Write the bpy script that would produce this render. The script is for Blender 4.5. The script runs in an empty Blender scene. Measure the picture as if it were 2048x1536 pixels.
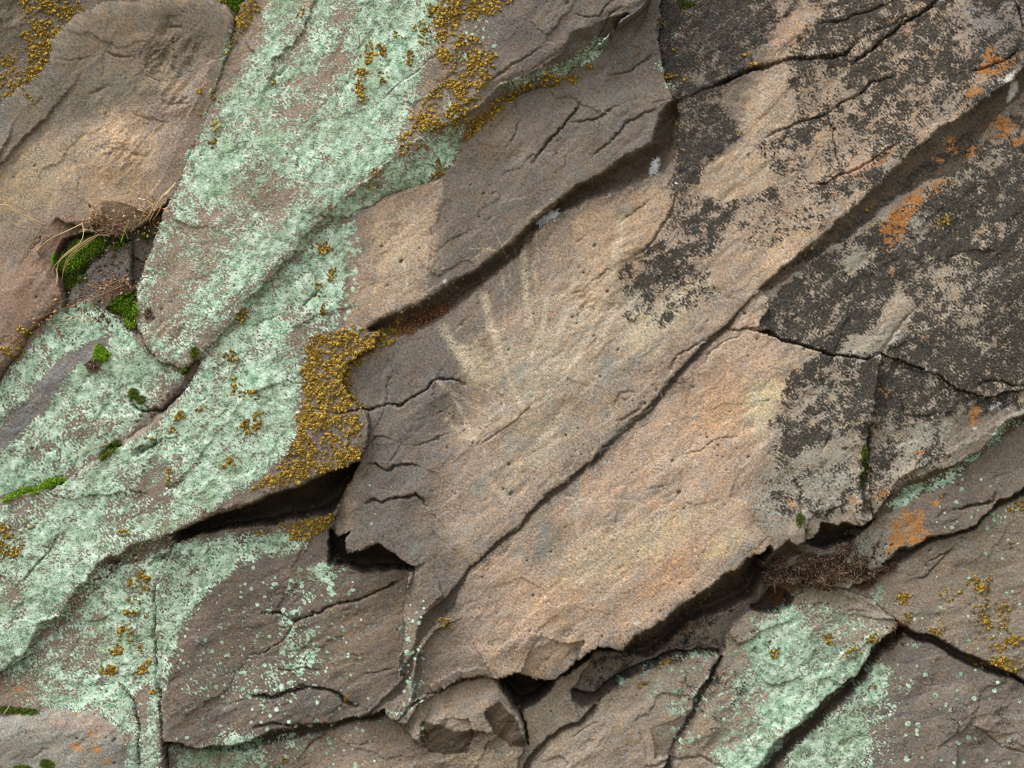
import bpy, math, random
import numpy as np
from mathutils import Vector, Matrix

sc = bpy.context.scene
col = sc.collection
# ---------------------------------------------------------------- camera
# 1 drawing unit = 1 mm on the rock face; the face stands in the XZ plane, +Y goes into the cliff
CX, CY, ZC, DIST = 1024.0, 768.0, 1.75, 4.0
cam_d = bpy.data.cameras.new("camera"); cam = bpy.data.objects.new("camera", cam_d); col.objects.link(cam)
cam.location = (0, -DIST, ZC); cam.rotation_euler = (math.radians(90), 0, 0)
cam_d.sensor_width = 36; cam_d.lens = 36 * DIST / 2.048
cam_d.clip_start = 0.05; cam_d.clip_end = 500
sc.camera = cam
# ---------------------------------------------------------------- light: bright overcast, soft sun high on the left
SUN_EL, SUN_AZ = 62, -46           # azimuth measured from the camera's side towards the left
w = bpy.data.worlds.new("World"); sc.world = w; w.use_nodes = True
nt = w.node_tree; nt.nodes.clear()
out = nt.nodes.new('ShaderNodeOutputWorld'); bg = nt.nodes.new('ShaderNodeBackground')
sky = nt.nodes.new('ShaderNodeTexSky'); sky.sky_type = 'NISHITA'; sky.sun_disc = False
sky.sun_elevation = math.radians(SUN_EL); sky.air_density = 1.3; sky.dust_density = 4.0; sky.ozone_density = 0.6
sky.sun_rotation = math.radians(180 - SUN_AZ)
bg.inputs['Strength'].default_value = 0.15
hs_ = nt.nodes.new('ShaderNodeHueSaturation'); hs_.inputs['Saturation'].default_value = 0.3   # thin high cloud
nt.links.new(sky.outputs[0], hs_.inputs['Color']); nt.links.new(hs_.outputs[0], bg.inputs[0]); nt.links.new(bg.outputs[0], out.inputs[0])
sd = bpy.data.lights.new("sun", 'SUN'); sun = bpy.data.objects.new("sun", sd); col.objects.link(sun)
sd.energy = 1.05; sd.angle = math.radians(34); sd.color = (1.0, 0.98, 0.945)
a, e = math.radians(SUN_AZ), math.radians(SUN_EL)
to_sun = Vector((math.sin(a) * math.cos(e), -math.cos(a) * math.cos(e), math.sin(e)))
sun.rotation_euler = to_sun.to_track_quat('Z', 'Y').to_euler()
sc.view_settings.view_transform = 'Standard'; sc.view_settings.look = 'None'
sc.cycles.filter_width = 1.1
sc.view_settings.gamma = 1; sc.view_settings.exposure = 0.92

# ---------------------------------------------------------------- helpers
random.seed(7)
STEP = 2.0
xs = np.arange(-300, 2349, STEP); ys = np.arange(-240, 1777, STEP)
NX, NY = len(xs), len(ys)
X, Y = np.meshgrid(xs, ys)          # [row, col], py downwards

def lin(r, g, b):
    c = np.array([r, g, b]) / 255.0
    return np.where(c <= 0.04045, c / 12.92, ((c + 0.055) / 1.055) ** 2.4)

def fnoise(seed, lmin, lmax, beta=1.0, stretch=1.0, ang=-38.0):
    """band-limited random field, features lmin..lmax long, drawn out along ang (degrees, image plane)"""
    rng = np.random.default_rng(seed)
    f = np.fft.rfft2(rng.standard_normal((NY, NX)))
    ky = np.fft.fftfreq(NY, STEP)[:, None]; kx = np.fft.rfftfreq(NX, STEP)[None, :]
    t = math.radians(ang); c, s = math.cos(t), math.sin(t)
    ka = (kx * c + ky * s) * stretch ** 0.5; kb = (-kx * s + ky * c) / stretch ** 0.5
    k = np.hypot(ka, kb) + 1e-9
    amp = k ** -beta * np.exp(-(k * lmin * 0.6) ** 2) * (1 - np.exp(-(k * lmax) ** 2))
    n = np.fft.irfft2(f * amp, s=(NY, NX))
    return ((n - n.mean()) / n.std()).astype(np.float32)

def sst(a, b, x):
    t = np.clip((x - a) / (b - a), 0, 1); return t * t * (3 - 2 * t)

# irregular outlines: every traced line is read through this warp
WXg = X + 2.0 * fnoise(1, 50, 220) + .8 * fnoise(2, 7, 34)
WYg = Y + 2.0 * fnoise(3, 50, 220) + .8 * fnoise(4, 7, 34)

def bbox(pts, m):
    p = np.array(pts, float)
    x0, y0 = p.min(0) - m; x1, y1 = p.max(0) + m
    i0 = max(0, int((x0 - xs[0]) / STEP)); i1 = min(NX, int((x1 - xs[0]) / STEP) + 2)
    j0 = max(0, int((y0 - ys[0]) / STEP)); j1 = min(NY, int((y1 - ys[0]) / STEP) + 2)
    return slice(j0, max(j0 + 1, j1)), slice(i0, max(i0 + 1, i1))

def dist_line(pts, x, y, side=False, widths=None):
    best = np.full(x.shape, 1e9); sg = np.zeros(x.shape); ww = np.zeros(x.shape)
    for k in range(len(pts) - 1):
        ax, ay = pts[k][:2]; bx, by = pts[k + 1][:2]
        dx, dy = bx - ax, by - ay; L = dx * dx + dy * dy + 1e-9
        t = np.clip(((x - ax) * dx + (y - ay) * dy) / L, 0, 1)
        d = np.hypot(x - ax - t * dx, y - ay - t * dy)
        m = d < best
        best = np.where(m, d, best)
        if side: sg = np.where(m, np.sign(dx * (y - ay) - dy * (x - ax)), sg)
        if widths is not None: ww = np.where(m, widths[k] + (widths[k + 1] - widths[k]) * t, ww)
    r = [best]
    if side: r.append(sg)
    if widths is not None: r.append(ww)
    return r[0] if len(r) == 1 else r

def inside(pts, x, y):
    c = np.zeros(x.shape, bool); n = len(pts)
    for k in range(n):
        ax, ay = pts[k]; bx, by = pts[(k + 1) % n]
        if ay == by: continue
        c ^= ((ay > y) != (by > y)) & (x < (bx - ax) * (y - ay) / (by - ay) + ax)
    return c

def sdf(pts, x, y):                 # positive inside
    d = dist_line(list(pts) + [pts[0]], x, y)
    return np.where(inside(pts, x, y), d, -d)

def soft_poly(pts, soft=18, warp=1.0):
    m = np.zeros((NY, NX), np.float32); sl = bbox(pts, soft * 1.5 + 12)
    x = X[sl] + (WXg[sl] - X[sl]) * warp; y = Y[sl] + (WYg[sl] - Y[sl]) * warp
    m[sl] = sst(-soft, soft, sdf(pts, x, y)); return m

def blob(cx, cy, rx, ry, ang=0.0):
    m = np.zeros((NY, NX), np.float32); R = max(rx, ry) * 1.9
    sl = bbox([(cx - R, cy - R), (cx + R, cy + R)], 4)
    t = math.radians(ang); x = WXg[sl] - cx; y = WYg[sl] - cy
    u = (x * math.cos(t) + y * math.sin(t)) / rx; v = (-x * math.sin(t) + y * math.cos(t)) / ry
    m[sl] = np.exp(-(u * u + v * v) ** 1.5 * 0.8); return m

# ---------------------------------------------------------------- the blocks of the cliff, traced on the face (px,py), height mm, slopes mm per 100 px
B = -320; R_ = 2370; T_ = -260; D_ = 1800
SLABS = [
 # key, outline, h0, gx, gy, edge radius, edge drop
 ('back', [(B,T_),(520,T_),(520,60),(300,200),(0,300),(B,420)], -170, -8, -10, 10, 2),
 ('upper', [(478,T_),(1330,T_),(1310,0),(1240,18),(1180,55),(1130,100),(1060,145),(1000,168),(940,205),(880,250),(820,290),(760,335),(700,385),(640,440),(560,535),(500,592),(440,672),(400,715),(370,742),(325,725),(290,690),(274,645),(276,570),(300,500),(325,430),(352,370),(378,300),(400,240),(430,160),(455,95),(480,40),(500,0)], 29, 6.5, 0, 14, 4),
 ('boulder', [(B,470),(-100,330),(0,240),(60,182),(112,142),(118,92),(165,48),(185,32),(250,17),(330,9),(440,8),(466,24),(477,44),(455,112),(428,185),(402,255),(377,315),(352,375),(325,435),(296,462),(262,478),(215,470),(165,455),(112,440),(85,470),(50,525),(0,560),(B,760)], 10, 2, -5, 18, 7),
 ('brown', [(B,740),(0,556),(50,520),(88,462),(112,436),(160,450),(150,490),(118,520),(118,560),(135,590),(108,622),(62,662),(40,700),(0,762),(B,1000)], 2, 5, 4, 30, 14),
 ('pocket', [(116,505),(126,480),(150,470),(172,474),(205,462),(232,470),(262,464),(300,440),(340,400),(300,500),(276,570),(274,660),(200,650),(130,600),(112,540)], -42, 10, 4, 6, 2),
 ('wedge', [(132,590),(160,558),(196,520),(232,486),(266,484),(262,552),(268,585),(225,612),(165,652),(130,640)], -26, 6, -6, 8, 5),
 ('lowleft', [(B,1000),(0,758),(40,700),(62,660),(105,620),(150,632),(215,620),(268,640),(292,692),(330,725),(372,742),(392,720),(372,756),(330,805),(300,846),(250,872),(205,912),(140,955),(125,975),(60,985),(0,1000),(B,1120)], -12, 4, 2, 10, 4),
 ('left', [(395,722),(440,682),(500,604),(560,545),(624,466),(655,448),(700,432),(800,384),(884,352),(905,330),(930,285),(980,230),(1040,182),(1110,172),(1165,166),(1225,130),(1270,70),(1300,0),(1330,T_),(1350,T_),(1322,0),(1318,100),(1342,200),(1352,248),(1300,300),(1240,325),(1190,360),(1140,382),(1118,404),(1080,432),(1040,466),(1005,500),(960,535),(905,560),(868,588),(820,610),(770,634),(735,652),(740,680),(760,760),(760,822),(750,870),(722,925),(656,942),(609,966),(552,984),(500,1004),(443,1023),(391,1047),(345,1068),(320,1078),(300,1082),(265,1108),(238,1120),(205,1132),(165,1180),(120,1236),(78,1252),(62,1290),(48,1315),(20,1325),(0,1345),(B,1560),(B,1110),(0,1000),(60,985),(125,972),(150,950),(205,910),(250,878),(300,850),(335,808),(370,765)], 10, 2.4, 2.4, 7, 3),
 ('topright', [(1300,T_),(R_,T_),(R_,-100),(1980,-60),(1880,0),(1800,42),(1730,72),(1690,112),(1560,128),(1500,142),(1430,170),(1348,205),(1330,160),(1318,100),(1322,0)], -8, 1, 3, 8, 5),
 ('main', [(850,656),(905,618),(928,600),(985,556),(1035,512),(1070,472),(1090,446),(1120,428),(1165,402),(1230,386),(1290,362),(1345,352),(1352,250),(1345,205),(1430,170),(1500,142),(1560,128),(1690,112),(1730,72),(1800,42),(1880,0),(1980,-60),(R_,-100),(R_,-60),(2048,150),(2000,178),(1960,205),(1900,245),(1840,300),(1780,350),(1700,420),(1630,484),(1560,540),(1510,590),(1480,618),(1445,655),(1400,694),(1362,735),(1322,778),(1282,822),(1232,868),(1190,908),(1142,950),(1092,988),(1062,1018),(1034,1048),(993,1084),(952,1125),(918,1165),(877,1201),(838,1235),(825,1292),(802,1357),(790,1372),(806,1290),(812,1200),(826,1134),(760,1084),(734,1093),(698,1101),(693,1083),(680,1072),(661,1049),(680,1004),(703,963),(720,926),(735,870),(737,822),(700,800),(680,760),(700,720),(760,690),(800,676)], -6, 1.6, 1.6, 4, 2),
 ('lower', [(1484,626),(1512,598),(1545,570),(1540,610),(1520,645),(1516,664),(1600,694),(1660,710),(1722,718),(1764,704),(1752,760),(1740,860),(1738,950),(1735,1030),(1722,1048),(1670,1046),(1640,1046),(1612,1082),(1590,1072),(1545,1092),(1500,1112),(1440,1150),(1370,1200),(1300,1252),(1240,1290),(1190,1290),(1150,1312),(1110,1350),(1040,1342),(985,1350),(930,1357),(870,1382),(838,1408),(795,1440),(770,1425),(807,1391),(825,1352),(841,1292),(870,1261),(922,1219),(927,1188),(948,1142),(985,1112),(1010,1098),(1048,1066),(1072,1040),(1110,1008),(1160,968),(1206,932),(1250,888),(1300,838),(1342,790),(1382,745),(1424,708),(1462,668)], -2, 2.2, 2.6, 2, .6),
 ('lichened', [(1530,584),(1600,540),(1700,470),(1800,392),(1860,360),(1915,345),(1960,278),(1995,232),(2048,190),(R_,-60),(R_,700),(2048,778),(1970,800),(1880,760),(1800,720),(1764,704),(1722,718),(1660,710),(1600,694),(1516,664),(1522,640),(1542,608)], -22, 0, 3.0, 3, 1),
 ('rightlow', [(1764,704),(1800,718),(1880,758),(1970,798),(2048,776),(R_,690),(R_,690),(R_,640),(R_,700),(2048,826),(2010,850),(1960,905),(1900,930),(1850,945),(1790,985),(1755,1020),(1741,1036),(1738,950),(1740,860),(1752,760)], -26, 0, 3.0, 6, 3),
 ('strip', [(1741,1041),(1788,1020),(1880,976),(1926,942),(2002,880),(2048,843),(R_,690),(R_,800),(2048,985),(1991,1015),(1950,1054),(1893,1072),(1853,1083),(1822,1109),(1775,1125),(1730,1160),(1690,1185),(1640,1165),(1560,1170),(1530,1130),(1570,1100),(1600,1110),(1612,1084),(1645,1094),(1700,1072)], -46, 2, 5, 5, 3),
 ('rightmid', [(1775,1125),(1822,1109),(1853,1083),(1893,1072),(1950,1054),(1991,1015),(2048,985),(R_,800),(R_,1480),(2048,1356),(1990,1336),(1920,1306),(1868,1276),(1810,1262),(1788,1236),(1740,1198),(1690,1180),(1730,1158)], -60, 1, 3, 6, 3),
 ('green', [(1440,1306),(1456,1256),(1500,1214),(1540,1222),(1580,1190),(1640,1168),(1690,1180),(1740,1198),(1788,1238),(1782,1262),(1755,1290),(1715,1345),(1655,1400),(1595,1460),(1535,1520),(1500,D_),(1300,D_),(1340,1536),(1352,1490),(1395,1410),(1425,1350)], -52, 3, 3, 8, 4),
 ('bottomright', [(1800,1272),(1868,1284),(1915,1316),(1985,1348),(2048,1368),(R_,1490),(R_,D_),(1480,D_),(1560,1520),(1620,1466),(1675,1404),(1735,1346),(1765,1300)], -66, 1, 3, 6, 3),
 ('shelf', [(1190,1296),(1225,1300),(1262,1305),(1300,1302),(1340,1262),(1400,1226),(1450,1200),(1500,1192),(1530,1165),(1560,1172),(1500,1214),(1456,1256),(1440,1306),(1380,1303),(1330,1308),(1280,1330),(1240,1362),(1200,1395),(1150,1392),(1135,1380),(1165,1345)], -86, -1, -4, 6, 3),
 ('foot', [(1200,1396),(1240,1366),(1280,1336),(1330,1312),(1440,1308),(1425,1350),(1395,1410),(1352,1490),(1340,1536),(1300,D_),(1000,D_),(1060,1536),(1100,1480),(1112,1462),(1180,1438),(1190,1412)], -64, 2, 4, 9, 5),
 ('cheek', [(1045,1424),(1062,1400),(1100,1378),(1114,1352),(1150,1330),(1190,1298),(1165,1345),(1135,1382),(1150,1394),(1195,1398),(1185,1430),(1110,1460),(1098,1480),(1058,1536),(1000,D_),(900,D_),(1040,1520),(1052,1470)], -68, -3, 2, 5, 3),
 ('wedgeblock', [(838,1410),(872,1384),(932,1359),(985,1354),(1004,1372),(1024,1402),(1050,1452),(1052,1486),(1020,1488),(985,1466),(955,1462),(935,1500),(858,1502),(826,1470)], -26, -2, 2, 6, 4),
 ('bottom', [(330,1492),(400,1502),(500,1500),(560,1482),(640,1462),(720,1440),(792,1436),(822,1472),(858,1502),(935,1500),(955,1462),(985,1466),(1020,1488),(1050,1490),(1040,1520),(950,D_),(330,D_)], -48, 1, 3, 6, 3),
 ('dark', [(345,1086),(404,1065),(456,1054),(500,1049),(547,1044),(578,1036),(630,1033),(656,1026),(668,1012),(672,1060),(664,1090),(656,1124),(703,1128),(727,1143),(760,1135),(812,1135),(812,1200),(806,1290),(790,1372),(776,1386),(721,1432),(640,1452),(560,1470),(500,1490),(400,1500),(330,1490),(322,1400),(312,1300),(309,1170)], -32, -9, 5, 5, 2),
 ('lowergreen', [(0,1345),(20,1328),(48,1318),(62,1292),(80,1256),(120,1240),(168,1184),(210,1136),(240,1124),(268,1112),(305,1088),(345,1084),(309,1170),(312,1300),(322,1400),(330,1500),(330,D_),(B,D_),(B,1560)], -10, 3, 2, 8, 4),
 ('cobble', [(B,1470),(0,1432),(60,1424),(110,1414),(190,1420),(236,1450),(262,1484),(278,1540),(300,D_),(B,D_)], 34, 0, 2, 60, 40),
]
KEYS = [s[0] for s in SLABS]; KI = {k: i for i, k in enumerate(KEYS)}
def plane(k, x=X, y=Y):
    s = SLABS[KI[k]]; p = np.array(s[1], float); p = np.clip(p, [0, 0], [2048, 1536]); c = p.mean(0)
    return s[2] + s[3] * (x - c[0]) / 100 + s[4] * (y - c[1]) / 100

H = np.full((NY, NX), -120.0); OWN = np.full((NY, NX), -1)
for i, (k, pts, h0, gx, gy, er, ed) in enumerate(SLABS):
    sl = bbox(pts, 14); s = sdf(pts, WXg[sl], WYg[sl]); m = s > 0
    h = plane(k, X[sl], Y[sl]) - ed * np.clip(1 - s / er, 0, 1) ** 2.2
    H[sl] = np.where(m, h, H[sl]); OWN[sl] = np.where(m, i, OWN[sl])

for _ in range(400):                 # grow the blocks over whatever the outlines left open
    un = OWN < 0
    if not un.any(): break
    for dy, dx in ((0, 1), (0, -1), (1, 0), (-1, 0)):
        sh = np.roll(OWN, (dy, dx), (0, 1)); m = (OWN < 0) & (sh >= 0) & un
        OWN[m] = sh[m]
    for i in np.unique(OWN[un & (OWN >= 0)]):
        m = un & (OWN == i); H[m] = plane(KEYS[i], X[m], Y[m]) - SLABS[i][6]
# faces under ledges and open joints: upper slab, lower slab, upper edge, lower edge, extra depth, owner
GAPS = [
 ('upper','left',[(400,715),(440,672),(500,592),(560,535),(622,458),(650,425),(700,385),(760,338),(820,290),(870,252),(922,232),(960,205),(1000,172),(1060,148),(1120,112),(1140,70),(1190,48),(1250,22)],
                 [(400,722),(445,684),(505,606),(566,546),(630,470),(660,447),(700,430),(800,382),(880,352),(905,330),(916,290),(960,238),(1010,196),(1060,176),(1110,168),(1170,120),(1215,74),(1255,28)], 2, 'upper'),
 ('left','main',[(735,655),(770,636),(820,610),(868,588),(905,560),(960,533),(1005,500),(1040,466),(1080,430),(1118,402),(1150,372),(1200,352),(1240,318),(1300,286),(1330,215),(1350,190)],
                [(740,664),(800,674),(850,654),(905,618),(928,600),(985,554),(1035,510),(1070,470),(1090,446),(1130,424),(1170,402),(1230,384),(1290,356),(1330,345),(1356,300),(1358,230)], 26, 'left'),
 ('left','dark',[(336,1071),(391,1048),(443,1023),(500,1004),(552,984),(609,967),(656,942),(719,926)],
                [(345,1088),(404,1068),(456,1056),(500,1051),(547,1046),(578,1038),(630,1035),(656,1028),(676,1012),(703,963),(722,930)], 120, 'left'),
 ('left','lowergreen',[(48,1315),(62,1290),(78,1250),(120,1232),(162,1176),(200,1128),(238,1112),(262,1092),(300,1076),(345,1066)],
                [(60,1322),(72,1296),(88,1262),(124,1250),(178,1196),(222,1148),(246,1130),(275,1118),(310,1108),(352,1090)], 7, 'left'),
 ('main','dark',[(661,1049),(680,1070),(706,1063),(693,1083),(700,1103),(734,1094),(760,1084),(795,1108),(828,1134)],
                [(656,1126),(703,1128),(727,1145),(760,1138),(800,1138),(826,1142)], 100, 'main'),
 ('main','lower',[(1510,590),(1480,618),(1445,655),(1400,694),(1362,735),(1322,778),(1282,822),(1232,868),(1190,908),(1142,950),(1092,988),(1062,1018),(1034,1048),(993,1084),(952,1125),(918,1165),(877,1201),(838,1235),(825,1292),(802,1357),(776,1386),(740,1415),(700,1436)],
                [(1512,594),(1486,624),(1462,668),(1424,708),(1382,745),(1342,790),(1300,838),(1250,888),(1206,932),(1160,968),(1110,1008),(1072,1040),(1048,1066),(1010,1098),(985,1112),(948,1142),(927,1188),(922,1219),(870,1261),(841,1292),(825,1352),(807,1391),(773,1410),(720,1440)], 2, 'main'),
 ('main','lichened',[(1520,580),(1560,540),(1630,482),(1700,420),(1780,350),(1832,298),(1900,245),(1960,203),(2012,168),(2060,130)],
                [(1532,584),(1600,540),(1700,470),(1800,392),(1860,360),(1915,345),(1960,278),(1995,232),(2040,192),(2070,160)], 6, 'main'),
 ('lower','shelf',[(1110,1352),(1150,1312),(1190,1290),(1240,1292),(1300,1252),(1370,1200),(1440,1150),(1500,1112),(1540,1092)],
                [(1112,1356),(1150,1334),(1190,1304),(1240,1306),(1290,1312),(1330,1288),(1370,1248),(1450,1215),(1500,1190),(1532,1140),(1545,1098)], 55, 'lower'),
 ('lower','cheek',[(985,1350),(1040,1342),(1070,1348),(1110,1351)],
                [(1004,1372),(1024,1400),(1042,1424),(1062,1402),(1100,1378),(1114,1354)], 130, 'lower'),
 ('lower','strip',[(1612,1084),(1640,1046),(1670,1046),(1722,1047),(1741,1036)],
                [(1618,1092),(1645,1096),(1690,1080),(1722,1062),(1744,1040)], 60, 'lower'),
 ('lower','strip',[(1520,1124),(1545,1104),(1574,1082),(1590,1090),(1600,1108)],
                [(1524,1136),(1550,1124),(1575,1116),(1598,1112)], 10, 'lower'),
 ('strip','rightmid',[(1760,1126),(1775,1116),(1800,1096),(1822,1096),(1853,1075),(1893,1068),(1950,1048),(1991,1008),(2048,976),(2090,940)],
                [(1765,1132),(1785,1130),(1822,1112),(1853,1090),(1893,1077),(1950,1058),(1991,1020),(2048,992),(2090,970)], 24, 'strip'),
 ('rightlow','strip',[(1744,1030),(1770,1002),(1800,975),(1850,940),(1900,925),(1960,900),(2010,846),(2060,815)],
                [(1746,1042),(1790,1020),(1880,977),(1926,943),(2002,881),(2048,845),(2080,820)], 10, 'rightlow'),
 ('green','bottomright',[(1795,1236),(1782,1258),(1750,1285),(1712,1338),(1650,1392),(1590,1448),(1530,1500),(1490,1560)],
                [(1812,1266),(1790,1284),(1762,1306),(1730,1352),(1672,1410),(1618,1470),(1558,1526),(1530,1570)], 46, 'green'),
 ('rightmid','bottomright',[(1790,1236),(1826,1262),(1870,1268),(1920,1298),(1990,1334),(2048,1356),(2100,1376)],
                [(1800,1268),(1836,1282),(1872,1292),(1918,1322),(1986,1352),(2048,1368),(2100,1384)], 40, 'rightmid'),
 ('shelf','foot',[(1138,1378),(1160,1382),(1185,1378),(1230,1352),(1280,1322),(1335,1300),(1440,1297)],
                [(1140,1400),(1160,1412),(1178,1408),(1240,1366),(1290,1336),(1340,1313),(1440,1309)], 26, 'shelf'),
 ('cheek','foot',[(1044,1540),(1068,1500),(1090,1480),(1112,1455),(1160,1440),(1190,1400)],
                [(1056,1545),(1078,1508),(1098,1486),(1120,1470),(1172,1446),(1196,1412)], 12, 'cheek'),
 ('foot','green',[(1440,1306),(1420,1350),(1392,1400),(1350,1470),(1330,1520),(1310,1560)],
                [(1446,1310),(1430,1362),(1404,1412),(1366,1474),(1352,1500),(1345,1560)], 24, 'foot'),
 ('strip','green',[(1500,1214),(1518,1185),(1536,1162),(1570,1172),(1580,1190)],
                [(1506,1218),(1530,1226),(1560,1222),(1578,1214),(1584,1194)], 60, 'shelf'),
 ('wedgeblock','cheek',[(985,1352),(1004,1370),(1024,1400),(1050,1450),(1054,1486)],
                [(990,1354),(1010,1372),(1032,1402),(1058,1452),(1060,1488)], 34, 'wedgeblock'),
 ('wedgeblock','bottom',[(968,1424),(1000,1400),(1036,1440),(1050,1470)],
                [(975,1440),(986,1468),(1020,1490),(1052,1490)], 0, 'wedgeblock'),
 ('wedgeblock','bottom',[(846,1440),(880,1452),(920,1462),(950,1460)],
                [(845,1486),(860,1504),(900,1504),(935,1502),(952,1466)], 0, 'wedgeblock'),
 ('dark','bottom',[(325,1482),(345,1484),(400,1494),(500,1480),(560,1458),(640,1442),(720,1430),(770,1416)],
                [(330,1496),(345,1492),(400,1506),(500,1500),(560,1484),(640,1462),(720,1444),(778,1432)], 20, 'dark'),
 ('lowleft','left',[(150,950),(195,905),(230,880),(258,866),(285,850),(330,805),(368,760),(398,716)],
                [(152,960),(206,914),(245,893),(268,880),(300,856),(338,812),(378,768),(404,724)], 9, 'lowleft'),
]
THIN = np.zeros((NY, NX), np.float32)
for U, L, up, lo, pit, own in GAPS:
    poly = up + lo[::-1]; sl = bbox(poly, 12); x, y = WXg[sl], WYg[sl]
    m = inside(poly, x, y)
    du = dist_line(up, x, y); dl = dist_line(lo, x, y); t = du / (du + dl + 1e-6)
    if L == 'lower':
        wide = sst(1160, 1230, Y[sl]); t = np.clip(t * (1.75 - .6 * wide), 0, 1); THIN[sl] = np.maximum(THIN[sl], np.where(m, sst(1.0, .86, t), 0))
    tt = sst(0, .75, t) if pit > 16 else t
    h = plane(U, X[sl], Y[sl]) * (1 - tt) + plane(L, X[sl], Y[sl]) * tt - (3 if pit > 5 else 1) - pit * sst(0, .3 if pit < 50 else .14, t) * (1 - .85 * sst(.55 if pit < 50 else .78, 1, t))
    h = np.minimum(h, H.max())
    H[sl] = np.where(m, h, H[sl]); OWN[sl] = np.where(m, KI[own], OWN[sl])

# single broken faces: outline, hinge point, slope in x and y (mm per 100 px), offset
FACETS = [
 ('lower',[(1040,1346),(1082,1266),(1122,1290),(1168,1276),(1150,1313),(1110,1352)],(1100,1272),-10,-30,-1),
 ('main',[(828,1134),(848,1128),(884,1186),(842,1230),(828,1290),(806,1352),(800,1350),(806,1290),(812,1200)],(850,1180),38,0,0),
 ('lower',[(841,1300),(870,1262),(925,1236),(945,1272),(962,1318),(985,1350),(930,1357),(870,1382),(825,1402),(828,1352)],(925,1240),16,-12,-1),
 ('lower',[(870,1382),(930,1357),(985,1350),(975,1335),(920,1342),(860,1366)],(930,1340),0,-30,-3),
 ('main',[(660,1050),(700,970),(722,930),(738,935),(716,985),(706,1062),(680,1072)],(722,990),55,0,0),
 ('foot',[(1300,1462),(1345,1442),(1398,1404),(1350,1476),(1338,1510),(1308,1512)],(1310,1450),-20,-34,0),
 ('lowleft',[(B,960),(0,905),(120,862),(300,822),(300,848),(250,874),(205,912),(140,955),(125,975),(60,985),(0,1000),(B,1090)],(150,865),-4,-16,0),
 ('boulder',[(-150,380),(0,240),(60,182),(112,142),(118,150),(66,206),(22,252),(-10,330),(-150,460)],(70,200),18,20,0),
 ('boulder',[(300,450),(352,372),(378,310),(404,250),(430,180),(455,112),(420,130),(380,230),(340,330),(270,440)],(370,280),-16,-8,0),
 ('boulder',[(112,440),(215,470),(262,478),(296,462),(322,428),(240,404),(130,398)],(200,402),0,-52,0),
 ('brown',[(88,436),(116,436),(160,450),(150,490),(118,520),(118,560),(96,560),(78,500)],(90,500),-50,0,0),
 ('boulder',[(205,100),(210,240),(205,440),(0,560),(-80,560),(-80,420),(0,330),(120,200)],(205,260),5,-2,-1),
 ('green',[(1456,1256),(1500,1216),(1560,1200),(1640,1172),(1790,1238),(1640,1222),(1520,1262),(1470,1290)],(1600,1220),2,18,-1),
 ('bottomright',[(1925,1444),(1985,1460),(2080,1510),(2080,1600),(1900,1600)],(1960,1455),0,-14,2),
 ('rightlow',[(1756,1018),(1800,960),(1870,915),(1960,870),(2048,815),(2060,826),(2010,852),(1960,905),(1900,930),(1850,945),(1790,985)],(1870,915),-2,-26,0),
 ('lower',[(1612,1082),(1640,1046),(1720,1047),(1700,1015),(1650,1010),(1615,1040)],(1650,1012),0,-22,1),
 ('wedgeblock',[(838,1412),(872,1386),(932,1361),(985,1356),(975,1400),(930,1440),(900,1452),(846,1440)],(900,1440),4,10,0),
]
for k_, poly, (hx, hy), sx_, sy_, dz in FACETS:
    sl = bbox(poly, 12); m = inside(poly, WXg[sl], WYg[sl]) & (OWN[sl] == KI[k_])
    h = plane(k_, X[sl], Y[sl]) + dz + sx_ * (X[sl] - hx) / 100 + sy_ * (Y[sl] - hy) / 100
    H[sl] = np.where(m, np.minimum(h, H[sl] + 14), H[sl])
CREV = np.zeros((NY, NX), np.float32)    # mask of the deeper cracks, darkens the rock colour
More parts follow.
